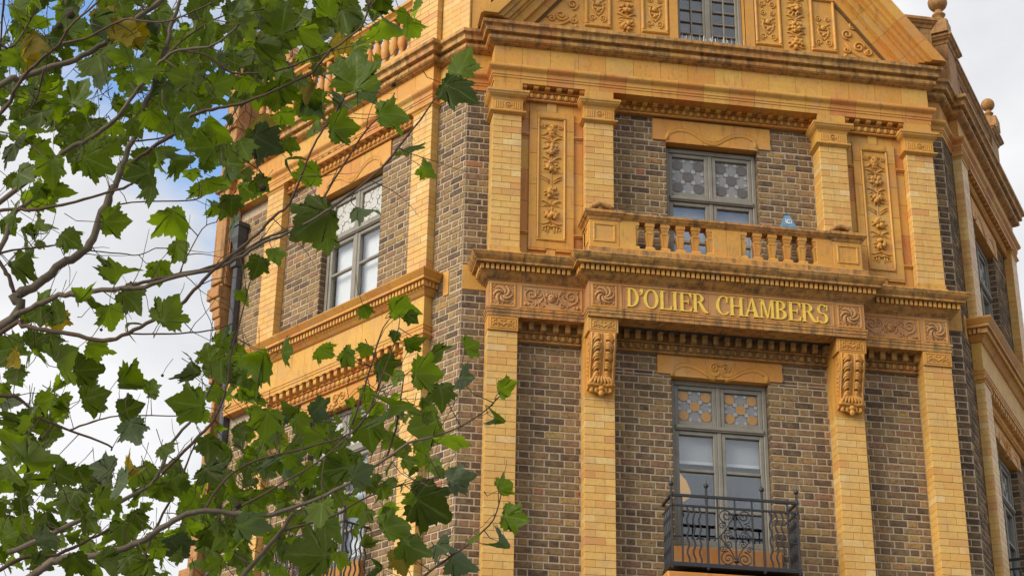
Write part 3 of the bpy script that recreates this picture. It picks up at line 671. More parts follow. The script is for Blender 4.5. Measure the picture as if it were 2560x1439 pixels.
# --- the gilt letters
def glyph(ch):
    """solids of one capital letter in a box one unit high: ('r',x0,x1,z0,z1) bars, ('p',[(x,z)..]) polygons, ('a',cx,cz,rx,rz,a0,a1,tx,tz) arcs"""
    s, t = .15, .05
    def stem(x): return [('r', x, x+s, 0, 1), ('r', x-.07, x+s+.07, 0, t), ('r', x-.07, x+s+.07, 1-t, 1)]
    if ch == 'I': return .31, stem(.07)
    if ch == 'L': return .70, stem(.07)+[('r', .24, .66, 0, t), ('p', [(.52, .03), (.66, .03), (.69, .27)])]
    if ch == 'E': return .70, stem(.07)+[('r', .24, .66, 0, t), ('r', .24, .64, 1-t, 1), ('r', .24, .48, .50, .55), ('p', [(.50, .97), (.66, .97), (.67, .72)]), ('p', [(.52, .03), (.66, .03), (.70, .28)]), ('p', [(.42, .525), (.50, .66), (.50, .39)])]
    if ch == 'D': return .82, stem(.07)+[('a', .24, .5, .53, .5, -90, 90, .17, .055)]
    if ch == 'O': return .86, [('a', .43, .5, .43, .52, 0, 360, .16, .055)]
    if ch == 'C': return .74, [('a', .45, .5, .43, .52, 48, 318, .16, .055), ('r', .62, .68, .66, .96)]
    if ch == 'R': return .86, stem(.07)+[('a', .24, .755, .38, .245, -90, 90, .15, .05), ('p', [(.33, .52), (.48, .54), (.76, .10), (.84, .06), (.88, .08), (.86, 0), (.70, -.01), (.60, .06)])]
    if ch == 'B': return .76, stem(.07)+[('a', .24, .76, .38, .24, -90, 90, .15, .05), ('a', .24, .275, .44, .275, -90, 90, .16, .055)]
    if ch == 'H': return .82, stem(.07)+stem(.60)+[('r', .22, .62, .48, .53)]
    if ch == 'A': return .88, [('p', [(.04, 0), (.13, 0), (.46, .98), (.40, 1.0)]), ('p', [(.58, 0), (.80, 0), (.50, 1.02), (.38, 1.02)]), ('r', .22, .62, .30, .35), ('r', -.03, .23, 0, t), ('r', .50, .89, 0, t)]
    if ch == 'M': return .98, [('p', [(.08, 0), (.15, 0), (.15, 1), (.08, 1)]), ('p', [(.08, 1), (.26, 1), (.52, .14), (.46, .02)]), ('p', [(.46, .02), (.53, .02), (.80, 1), (.73, 1)]), ('r', .73, .90, 0, 1), ('r', .0, .23, 0, t), ('r', .66, .98, 0, t), ('r', -.02, .2, 1-t, 1), ('r', .74, .98, 1-t, 1)]
    if ch == 'S': return .64, [('a', .32, .745, .28, .275, 35, 262, .13, .055), ('a', .30, .265, .31, .285, -142, 84, .14, .055), ('r', .545, .60, .68, .98), ('r', .0, .055, .02, .32)]
    if ch == "'": return .22, [('a', .10, .90, .10, .10, 0, 360, .098, .098), ('p', [(.13, .97), (.20, .90), (.17, .76), (.02, .64), (.00, .67), (.10, .78)])]
def letter(ch, x0, x1, z0, z1, o, parent):
    w, parts = glyph(ch); mb = MB(); sx, sz = (x1-x0)/w, z1-z0; k = 0
    def slab(poly, dd):
        A = [FC(x0+x*sx, o-.004, z0+z*sz) for x, z in poly]; Bq = [FC(x0+x*sx, o+.011+dd, z0+z*sz) for x, z in poly]; prism(mb, A, Bq)
    for p in parts:
        dd = k*.0007; k += 1
        if p[0] == 'r': slab([(p[1], p[3]), (p[2], p[3]), (p[2], p[4]), (p[1], p[4])], dd)
        elif p[0] == 'p': slab(p[1], dd)
        else:
            _, cx, cz, rx, rz, a0, a1, tx, tz = p; n = max(8, int(abs(a1-a0)/15))
            for i in range(n):
                q = []
                for a in (a0+(a1-a0)*i/n, a0+(a1-a0)*(i+1)/n):
                    a = math.radians(a); q.append(((cx+rx*math.cos(a), cz+rz*math.sin(a)), (cx+(rx-tx)*math.cos(a), cz+(rz-tz)*math.sin(a))))
                slab([q[0][0], q[1][0], q[1][1], q[0][1]], dd)
    return mb.build('letter', GOLD, parent)
X4 = lambda x: -1.08+(x-785)*.0007
X5 = lambda x: .012+(x-150)*.000709
for ch, a, b in (('D', X4(780), X4(968)), ("'", X4(972), X4(1030)), ('O', X4(1035), X4(1256)), ('L', X4(1270), X4(1466)), ('I', X4(1470), X4(1552)), ('E', X4(1575), X4(1768)), ('R', X4(1780), X4(2010)),
                 ('C', X4(2135), X4(2328)), ('H', X5(150), X5(360)), ('A', X5(378), X5(606)), ('M', X5(610), X5(838)), ('B', X5(846), X5(1036)), ('E', X5(1044), X5(1242)), ('R', X5(1252), X5(1482)), ('S', X5(1486), X5(1662))):
    letter(ch, a, b, -.655, -.443, .404, fr)
# --- cap blocks and acanthus consoles of the lower piers
for sg in (-1, 1):
    for a, b, o in ((2.188, 2.5, .212), (1.1725, 1.487, .375)):
        s0, s1 = sorted((sg*a, sg*b)); c = (s0+s1)/2
        m2 = MB(); box(m2, FC, s0-.003, s1+.003, .0, o, -.946, -.788, .003); cb = m2.build('pier_cap', TC, B); cb['tone'] = random.uniform(.2, .6)
        framed(FC, s0+.022, s1-.022, -.925, -.806, o, .012, .006, cb)
        m3 = MB(); m3.smooth = True
        for k in (-1, 1):
            ftube(m3, FC, spiral(c+k*.07, -.862, .036, 1.3, math.pi/2, -k, 14), o+.003, .006, 5)
            ftube(m3, FC, bez((c, -.90), (c+k*.05, -.82), (c+k*.09, -.92), (c+k*.118, -.835), 8), o+.003, [.005, .008, .009, .009, .008, .008, .007, .005, .003], 5)
            for j in range(4): ball(m3, (c+k*(.02+.028*j), o+.003, -.865+.028*(-1)**j), .011, 6, 4, F=FC)
        m3.build('cap_carving', TC, cb)['tone'] = .4
    # console
    s0, s1 = sorted((sg*1.1725, sg*1.487)); c = (s0+s1)/2
    m2 = MB(); box(m2, FC, s0, s1, .0, .192, -1.60, -.9465); blk = m2.build('console_block', TC, B); blk['tone'] = .3
    prof = [(.19, -.947), (.372, -.947), (.374, -1.00), (.378, -1.05), (.368, -1.10), (.345, -1.16), (.318, -1.23), (.292, -1.30), (.272, -1.37), (.262, -1.42), (.266, -1.45), (.275, -1.475), (.272, -1.50), (.255, -1.52), (.235, -1.53), (.19, -1.53)]
    w = .137; m2 = MB()
    prism(m2, [FC(c-w, o, z) for o, z in prof], [FC(c+w, o, z) for o, z in prof]); con = m2.build('console', TC, B); con['tone'] = .45
    ZO = sorted(((z, o) for o, z in prof[1:-1]))
    def fo(s, z):
        for (z0, o0), (z1, o1) in zip(ZO, ZO[1:]):
            if z0 <= z <= z1: return o0+(o1-o0)*(z-z0)/(z1-z0)
        return .25
    m3 = MB(); m3.smooth = True
    for k in (-1, 1):
        ftube(m3, FC, [(c+k*.118, -.96-.54*i/10) for i in range(11)], lambda s, z: fo(s, z)+.004, .011, 6)
        ftube(m3, FC, [(c+k*.022, -.965-.5*i/10) for i in range(11)], lambda s, z: fo(s, z)+.004, .012, 6)
        for j in range(5):
            z = -.99-.095*j
            for m in range(3):
                zz = z-.022*m; L = (.078, .088, .07)[m]*(1-.06*j)
                ftube(m3, FC, bez((c+k*.028, zz), (c+k*.05, zz+.02), (c+k*(.03+L*.7), zz+.012), (c+k*(.028+L), zz-.038), 5), lambda s, q: fo(s, q)+.010, [.012, .020, .023, .019, .013, .004], 5)
    for j in range(7):
        x = c+(j-3)*.036; ftube(m3, FC, bez((x*.5+c*.5, -1.40), (x, -1.43), (x, -1.47), (x+(j-3)*.004, -1.485), 4), lambda s, q: .272+.012, [.010, .016, .018, .014, .006], 5)
    ftube(m3, FC, [(c-.142, -1.487), (c-.1, -1.480), (c-.05, -1.492), (c, -1.478), (c+.05, -1.492), (c+.1, -1.480), (c+.142, -1.487)], .268, [.020, .026, .022, .016, .022, .026, .020], 7)
    for j in range(5):
        x = c+(j-2)*.042; ftube(m3, FC, [(x, -1.505), (x+(j-2)*.010, -1.55), (x*.7+c*.3, -1.585+.012*abs(j-2))], .245, [.022, .024, .008], 6)
    ball(m3, (c, .262, -1.575), .03, 8, 6, (1, .8, 1.2), FC); ball(m3, (c, .262, -1.525), .036, 8, 6, (1, .8, .9), FC)
    m3.build('acanthus_carving', TC, con)['tone'] = .5
    for k in (-1, 1):                      # volutes and husks on the flanks
        for cz, r, oc in ((-1.03, .055, .30), (-1.12, .03, .31)):
            m3 = MB(); m3.smooth = True; tube(m3, [FC(c+k*(w+.002), oc+x, z) for x, z in spiral(0, cz, r, 1.7, 0, 1, 18)], .007, 5); m3.build('volute', TC, con)['tone'] = .4
        for j in range(5): m3 = MB(); ball(m3, (c+k*(w+.002), .275-.008*j, -1.20-.045*j), .016-.001*j, 6, 4, F=FC); m3.build('husk', TC, con)['tone'] = .4

# --- stone panels with fruit drops between the upper piers
for sg in (-1, 1):
    c = sg*1.8375; a, b = c-.349, c+.349
    m2 = MB(); box(m2, FC, a, b, -.02, .118, -.13, 1.86); pan = m2.build('drop_panel', GMORT, B)
    def slabobj(s0, s1, z0, z1, o0, o1, t, name='panel_block', ch=.003):
        m = MB(); box(m, FC, s0, s1, o0, o1, z0, z1, ch); x = m.build(name, TC, pan); x['tone'] = t
    zs = [-.129, .25, .62, 1.0, 1.38, 1.63, 1.86]
    for z0, z1 in zip(zs, zs[1:]):
        slabobj(a, c-.247, z0+.001, z1-.001, .10, .122, random.uniform(.1, .9)); slabobj(c+.247, b, z0+.001, z1-.001, .10, .122, random.uniform(.1, .95))
    slabobj(c-.245, c+.245, -.129, .058, .10, .120, .4); slabobj(c-.245, c+.245, 1.732, 1.859, .10, .120, .3)
    zs = [.06, .44, .82, 1.20, 1.5, 1.73]
    for z0, z1 in zip(zs, zs[1:]):
        for k in (-1, 1):
            s = sorted((c+k*.160, c+k*.246)); slabobj(s[0], s[1], z0+.001, z1-.001, .10, .146, random.uniform(.1, .6)); 
    slabobj(c-.159, c+.159, .06, .148, .10, .145, .4); slabobj(c-.159, c+.159, 1.668, 1.729, .10, .145, .3)
    zs = [.15, .56, .98, 1.40, 1.666]
    for z0, z1 in zip(zs, zs[1:]): slabobj(c-.157, c+.157, z0+.0008, z1-.0008, .10, .134, random.uniform(.05, .3))
    framed(FC, c-.158, c+.158, .151, 1.665, .134, .026, .026, pan, tone=.25)
    slabobj(c-.052, c+.052, 1.732, 1.86, .12, .138, .2); slabobj(c-.05, c+.05, -.129, .055, .12, .14, .35)
    for k in (-1, 1):
        s = sorted((c+k*.249, c+k*.347))
        for z in (1.43, .235):
            slabobj(s[0], s[1], z, z+.016, .118, .150, .3, 'panel_ledge'); slabobj(s[0]+.004*0, s[1], z-.014, z-.001, .118, .138, .3, 'panel_ledge')
        s = sorted((c+k*.055, c+k*.243)); slabobj(s[0], s[1], .035, .056, .12, .150, .4, 'panel_ledge')
    m3 = MB(); m3.smooth = True; o = .136
    mask(m3, FC, c, o, 1.505, .075, rnd)
    for zc in (1.265, 1.045, .735, .475): fruit(m3, FC, c, o, zc, .075, rnd)
    for zr in (1.375, 1.135, .60): ribbon(m3, FC, c, o, zr, .105)
    for k in (-1, 1):
        for zz in (.875, .905): ftube(m3, FC, bez((c+k*.02, zz-.03), (c+k*.05, zz+.01), (c+k*.08, zz+.02), (c+k*.115, zz+.035), 6), o+.003, [.004, .009, .011, .011, .009, .006, .003], 5)
        ftube(m3, FC, bez((c, .40), (c+k*.05, .36), (c+k*.09, .345), (c+k*.115, .365), 6), o+.003, [.008, .011, .012, .012, .010, .007, .003], 5)
        for j in range(3): ftube(m3, FC, [(c+k*(.03+.03*j), .32-.035*j*.3), (c+k*(.035+.03*j), .25+.012*j)], o+.002, [.011, .003], 5)
    ftube(m3, FC, [(c-.09, .315), (c-.04, .34), (c, .325), (c+.04, .34), (c+.09, .315)], o+.003, .013, 6)
    ftube(m3, FC, [(c, 1.42), (c, .30)], o, .006, 5)
    m3.build('fruit_drop_carving', TC, pan)['tone'] = .35

# --- balustraded balcony over the name frieze
bal = MB(); box(bal, FC, -1.52, 1.52, -.02, .545, -.135, -.055, .01); BAL = bal.build('balcony_floor', TCW, B); BAL['tone'] = .5
m2 = MB(); box(m2, FC, -1.168, 1.168, .34, .462, -.0545, .0, .004); m2.build('plinth_rail', TC, BAL)['tone'] = .35
PR = [xy(FC, -1.168, .33), xy(FC, 1.168, .33)]
def capping(F, s0, s1, o0, o1, z0, z1, parent, ov=.045, name='rail_cap', tone=.5, mat_=None):
    m = MB(); P = [xy(F, s0, o0), xy(F, s0, o1), xy(F, s1, o1), xy(F, s1, o0)]
    h = z1-z0; pf = [(-.06, z1), (ov*.8, z1-.002), (ov, z1-h*.12), (ov, z1-h*.38), (ov*.8, z1-h*.45), (ov*.62, z1-h*.6), (ov*.3, z1-h*.72), (ov*.25, z1-h*.8), (ov*.12, z0), (-.06, z0)]
    secs, _ = offset_sections(P, pf)
    for i in range(3): prism(m, secs[i], secs[i+1])
    box(m, F, s0+.055, s1-.055, o0, o1-.055, z0, z1-.001); x = m.build(name, mat_ or TC, parent); x['tone'] = tone; return x
for s0, s1 in ((-1.168, -.62), (-.618, -.02), (-.018, .58), (.582, 1.168)):
    m = MB(); pf = [(-.13, .400), (.030, .398), (.042, .392), (.042, .368), (.034, .362), (.022, .342), (.008, .330), (0, .318), (-.13, .318)]
    prism(m, [FC(s0, .45+o, z) for o, z in pf], [FC(s1-.001, .45+o, z) for o, z in pf]); m.build('rail_cap', TCW, BAL)['tone'] = random.uniform(.3, .8)
for sg in (-1, 1):
    for a, b in ((.985, 1.168), (0, .155)):
        s0, s1 = sorted((sg*a, sg*b)); m = MB(); box(m, FC, s0+.0008, s1-.0008, .352, .447, .0005, .3175, .003); m.build('rail_block', TC, BAL)['tone'] = random.uniform(0, .5)
    s0, s1 = sorted((sg*1.1685, sg*1.487)); c = (s0+s1)/2
    m = MB(); box(m, FC, s0, s1, .10, .452, .0, .300, .003); box(m, FC, s0-.008, s1+.008, .10, .463, -.0545, -.0005, .01); ped = m.build('pedestal', TC, BAL); ped['tone'] = .3
    framed(FC, s0+.04, s1-.04, .045, .262, .452, .022, .010, ped, tone=.3)
    if sg < 0: 
        fs = Frame(FC(s0, 0, 0)[:2]+(0,), (0, -1, 0), (-1, 0, 0)); framed(fs, .16, .41, .045, .262, 0, .022, .010, ped, tone=.3)
    capping(FC, s0, s1, .10, .452, .3005, .405, ped, .058, 'pedestal_cap', .5, TCW)
    # worn carved block on the pedestal
    m = MB(); box(m, FC, c-.135, c+.135, .16, .40, .405, .465, .02); m.build('carved_base', TCS, ped)['tone'] = .5
    m = MB(); m.smooth = True; rr = random.Random(11+sg)
    for j in range(16): ball(m, (c+rr.uniform(-.10, .10), .28+rr.uniform(-.07, .08), .475+rr.uniform(0, .05)), rr.uniform(.022, .042), 7, 5, (1.3, 1, .8), FC)
    ftube(m, FC, bez((c-.125, .48), (c-.06, .56), (c+.06, .53), (c+.125, .475), 8), .36, [.02, .03, .033, .03, .028, .03, .028, .022, .012], 6)
    m.build('worn_carving', TCS, ped)['tone'] = .4
BPROF = [(.052, .0), (.052, .018), (.046, .034), (.030, .046), (.025, .052), (.029, .058), (.046, .200), (.046, .206), (.030, .212), (.028, .222), (.034, .236), (.042, .256), (.042, .272), (.050, .276), (.050, .3172)]
def balmesh(mb):
    frustum(mb, ID, 0, 0, BPROF, .9)
    for k in (-1, 1):                      # raised fillets on the tapering face
        prism(mb, [(k*.024, .028, .066), (k*.021, .028, .066), (k*.036, .043, .198), (k*.039, .043, .198)], [(k*.024, .031, .066), (k*.021, .031, .066), (k*.036, .046, .198), (k*.039, .046, .198)])
    prism(mb, [(-.039, .042, .194), (.039, .042, .194), (.039, .042, .199), (-.039, .042, .199)], [(-.039, .0455, .194), (.039, .0455, .194), (.039, .0455, .199), (-.039, .0455, .199)])
BALM = unit_mesh('baluster', balmesh, TC)
for sg in (-1, 1):
    for k in range(6):
        inst(BALM, 'baluster', BAL, FC.mw(sg*(.172+.1655*k), .40, .0005), random.uniform(.1, .55))
# --- lintels with serpentine mouldings
def lintel(F, c, hw, ztop, zbot, scroll):
    m = MB(); box(m, F, c-hw-.148, c+hw+.148, -.1, .012, zbot+.012, ztop, 0); core = m.build('lintel', GMORT, B)
    cuts = [-(hw+.15), -.30, -.10, .20, .42, hw+.15] if not scroll else [-(hw+.15), -.36, -.12, .13, .36, hw+.15]
    tilt = .045
    for i in range(5):
        a, b = cuts[i], cuts[i+1]; ta = (0 if i == 0 else tilt*(1 if i >= 3 else -1)); tb = (0 if i == 4 else tilt*(1 if i >= 2 else -1))
        zb0 = zbot
        for lo, hi, z0, z1 in ((max(a, -hw), min(b, hw), zb0-.012, zb0+.010), (a, b, zb0+.010, ztop)):
            if hi <= lo: continue
            fa, fb = (lo-.0+ (0 if i == 0 else .001)), (hi-(0 if i == 4 else .001))
            if z0 < zbot: ta2 = tb2 = 0
            else: ta2, tb2 = ta, tb
            m = MB(); A = [F(c+fa, -.1, z0), F(c+fb, -.1, z0), F(c+fb+tb2, -.1, z1), F(c+fa+ta2, -.1, z1)]; Bq = [F(c+fa, .020, z0), F(c+fb, .020, z0), F(c+fb+tb2, .020, z1), F(c+fa+ta2, .020, z1)]
            prism(m, A, Bq); x = m.build('lintel_block', TC, core); x['tone'] = random.uniform(.25, .7)
    m = MB(); m.smooth = True; k = .98*hw
    h = ztop-zbot
    if not scroll:
        pts = bez((c-k, zbot+.03), (c-k*.98, zbot+h*.75), (c-k*.55, zbot+h*.85), (c-k*.2, zbot+h*.28), 12)[:-1]+bez((c-k*.2, zbot+h*.28), (c-k*.08, zbot+h*.10), (c+k*.08, zbot+h*.10), (c+k*.2, zbot+h*.28), 6)[:-1]+bez((c+k*.2, zbot+h*.28), (c+k*.55, zbot+h*.85), (c+k*.98, zbot+h*.75), (c+k, zbot+.03), 12)
        ftube(m, F, [(s, z-.018) for s, z in pts], -.004, .034, 10); ftube(m, F, pts, .024, .009, 6); ftube(m, F, [(s, z-.042) for s, z in pts[3:-3]], .022, .007, 6)
    else:
        for sg in (-1, 1):
            pts = bez((c+sg*k, zbot+.01), (c+sg*k*1.0, zbot+h*.8), (c+sg*k*.62, zbot+h*.85), (c+sg*k*.28, zbot+h*.22), 12)[:-1]+bez((c+sg*k*.28, zbot+h*.22), (c+sg*k*.12, zbot-h*.02), (c-sg*.0, zbot+h*.12), (c+sg*.02, zbot+h*.30), 7)
            ftube(m, F, [(s-sg*.004, z-.020) for s, z in pts[:-4]], -.006, .034, 10)
            ftube(m, F, pts, .024, .009, 6)
            ftube(m, F, [(s-sg*.01, z-.044) for s, z in pts[3:-7]], .022, .007, 6)
            ftube(m, F, spiral(c+sg*.062, zbot+h*.50, .055, 1.6, math.pi*.5+sg*1.2, -sg, 22), .024, .009, 6)
    m.build('serpentine_moulding', TC, core)['tone'] = .4
lintel(FC, 0, OW, 1.862, 1.588, False); lintel(FC, 0, OW, -.985, -1.208, True)
for F in (FL, FR):
    c = (SW0+SW1)/2; lintel(F, c, .535, 1.868, 1.585, False); lintel(F, c, .535, -1.005, -1.21, True)
# --- windows
def bars(F, parent, name, rects, o0, o1, ch=.006, m_=PAINT):
    m = MB()
    for s0, s1, z0, z1 in rects: box(m, F, s0, s1, o0, o1, z0, z1, ch)
    return m.build(name, m_, parent)
def pane(F, parent, s0, s1, z0, z1, o, m_=GLASS, name='pane'):
    m = MB(); box(m, F, s0, s1, o-.004, o, z0, z1); return m.build(name, m_, parent)
def ngon(F, c, z, r, o, n, m_, parent, name, a0=0, d=.003, sx=1, sz=1):
    m = MB(); P = [(c+r*sx*math.cos(a0+2*math.pi*i/n), z+r*sz*math.sin(a0+2*math.pi*i/n)) for i in range(n)]
    prism(m, [F(s, o-.003, q) for s, q in P], [F(s, o+d, q) for s, q in P]); return m.build(name, m_, parent)
def leaded(F, parent, s0, s1, z0, z1, o, mdisc, mback, mhex):
    pane(F, parent, s0, s1, z0, z1, o-.004, mback, 'obscured_pane')
    w, h = s1-s0, z1-z0; cx, cz = (s0+s1)/2, (z0+z1)/2; came = MB(); R = min(w, h)*.168
    ctr = [(cx, cz)]+[(cx+i*w*.33, cz+j*h*.31) for i in (-1, 1) for j in (-1, 1)]
    def line(a, b): ftube(came, F, [a, b], o+.001, .0024, 4)
    for x, z in ctr:
        ngon(F, x, z, R, o, 8, mdisc, parent, 'glass_disc', math.pi/8)
        P = [(x+R*math.cos(math.pi/8+k*math.pi/4), z+R*math.sin(math.pi/8+k*math.pi/4)) for k in range(9)]
        for a, b in zip(P, P[1:]): line(a, b)
    for i in (-1, 1):
        for j in (-1, 1):
            x, z = cx+i*w*.165, cz+j*h*.155
            m = MB(); dx, dz = i*.707, j*.707; px, pz = -dz, dx; L, Q = R*.46, R*.52
            P = [(x+dx*L+px*Q*.3, z+dz*L+pz*Q*.3), (x+px*Q*1.05, z+pz*Q*1.05), (x-dx*L+px*Q*.3, z-dz*L+pz*Q*.3), (x-dx*L-px*Q*.3, z-dz*L-pz*Q*.3), (x-px*Q*1.05, z-pz*Q*1.05), (x+dx*L-px*Q*.3, z+dz*L-pz*Q*.3)]
            prism(m, [F(s, o-.003, q) for s, q in P], [F(s, o+.002, q) for s, q in P]); m.build('glass_lozenge', mhex, parent)
            for a, b in zip(P, P[1:]+P[:1]): line(a, b)
            for a, b, c_, d_ in ((x, z+j*h*.155+j*R*.0, x, z+j*h*.345), (x+i*w*.17, z, x+i*w*.335, z)):
                pass
        e1, e2 = R*.36, R*.36
        for sgn in (-1, 1):
            line((cx+sgn*w*.33-i*e1*0, cz+i*(h*.31+R)), (cx+sgn*w*.33, cz+i*h*.5)); line((cx+i*(w*.33+R), cz+sgn*h*.31), (cx+i*w*.5, cz+sgn*h*.31))
            ngon(F, cx+sgn*w*.44, cz+i*h*.10, R*.36, o, 6, mhex, parent, 'glass_lozenge', .3); ngon(F, cx+sgn*w*.13, cz+i*h*.43, R*.36, o, 6, mhex, parent, 'glass_lozenge', .3)
    came.build('lead_came', CAME, parent)
def window(F, c, hw, z0, ztr, z1, zbars, disc, blind, back=OBS, hexm=OBS_WHITE, interior=None):
    """casement window: outer frame, transom, leaded lights above, glazed casements below"""
    o = -.10; s0, s1 = c-hw, c+hw
    W = bars(F, B, 'window', [(s0, s0+.045, z0, z1), (s1-.045, s1, z0, z1), (s0+.045, s1-.045, z1-.05, z1), (s0+.045, s1-.045, z0, z0+.06)], o-.06, o+.02)
    bars(F, W, 'transom', [(s0+.045, s1-.045, ztr-.03, ztr+.012)], o-.05, o+.04, .008); bars(F, W, 'transom_drip', [(s0+.03, s1-.03, ztr-.042, ztr-.031)], o-.03, o+.028, .003)
    bars(F, W, 'mullion', [(c-.022, c+.022, ztr+.013, z1-.051), (c-.022, c+.022, z0+.061, ztr-.043)], o-.05, o+.012, .006)
    for a, b in ((s0+.046, c-.0225), (c+.0225, s1-.046)):
        t = .042; za, zb = ztr+.016, z1-.053
        L = bars(F, W, 'top_light', [(a, a+t, za, zb), (b-t, b, za, zb), (a+t, b-t, zb-t, zb), (a+t, b-t, za, za+t+.01)], o-.04, o+.004, .005)
        leaded(F, L, a+t, b-t, za+t+.01, zb-t, o-.024, disc, back, hexm)
        za, zb = z0+.063, ztr-.045
        L = bars(F, W, 'casement', [(a, a+t, za, zb), (b-t, b, za, zb), (a+t, b-t, zb-t, zb), (a+t, b-t, za, za+.06)], o-.04, o+.004, .005)
        zz = [za+.06]+list(zbars)+[zb-t]
        for q in zbars: bars(F, L, 'glazing_bar', [(a+t, b-t, q-.016, q+.016)], o-.035, o+.001, .005)
        for q0, q1 in zip(zz, zz[1:]): pane(F, L, a+t-.003, b-t+.003, q0, q1, o-.026)
    if blind is not None:
        for a, b in ((s0+.09, c-.065), (c+.065, s1-.09)):
            m = MB(); box(m, F, a-.03, b+.03, o-.110, o-.105, blind, ztr-.02); bl = m.build('roller_blind', BLIND if F is FL else BLINDG, W)
            m = MB(); box(m, F, a-.03, b+.03, o-.104, o-.094, blind-.03, blind+.002); m.build('blind_bar', WHITE, bl)
    return W
window(FC, 0, .52, -.02, .945, 1.555, (.42,), OBS_BROWN, .06)
wl = window(FC, 0, .52, -3.06, -1.73, -1.222, (-2.20, -2.62), OBS_AMBER, -2.07)
for F in (FL, FR):
    c = (SW0+SW1)/2
    window(F, c, .53, -.135, 1.0, 1.552, (.55,), OBS_CREAM, -.02 if F is FL else .5, OBS_CREAM if F is FL else OBS, OBS_CREAM)
    window(F, c, .53, -3.06, -1.73, -1.232, (-2.20, -2.62), OBS_CREAM, -2.95 if F is FL else None, OBS_CREAM if F is FL else OBS, OBS_CREAM)
# sills under the lower windows
m = MB(); box(m, FC, -.565, .565, -.12, .06, -3.24, -3.062, .006); m.build('window_sill', TC, B)['tone'] = .85
for F in (FL, FR):
    c = (SW0+SW1)/2; m = MB(); box(m, F, c-.565, c+.565, -.12, .06, -3.24, -3.062, .006); m.build('window_sill', TC, B)['tone'] = .6
# bird spikes on the sill cornices
def spikes(F, s0, s1, o, z, n):
    m = MB(); rr = random.Random(n)
    box(m, F, s0, s1, o-.01, o+.01, z, z+.004)
    for i in range(n):
        s = s0+(s1-s0)*i/(n-1); tube(m, [F(s, o, z), F(s+rr.uniform(-.02, .02), o+rr.uniform(-.05, .05), z+.11)], .0011, 3)
    m.build('bird_spikes', STEEL, B)['kind'] = 'stuff'
spikes(FL, SW0+.02, SW1-.02, .07, -.135, 46); spikes(FC, -.36, .36, .19, 2.772, 40)
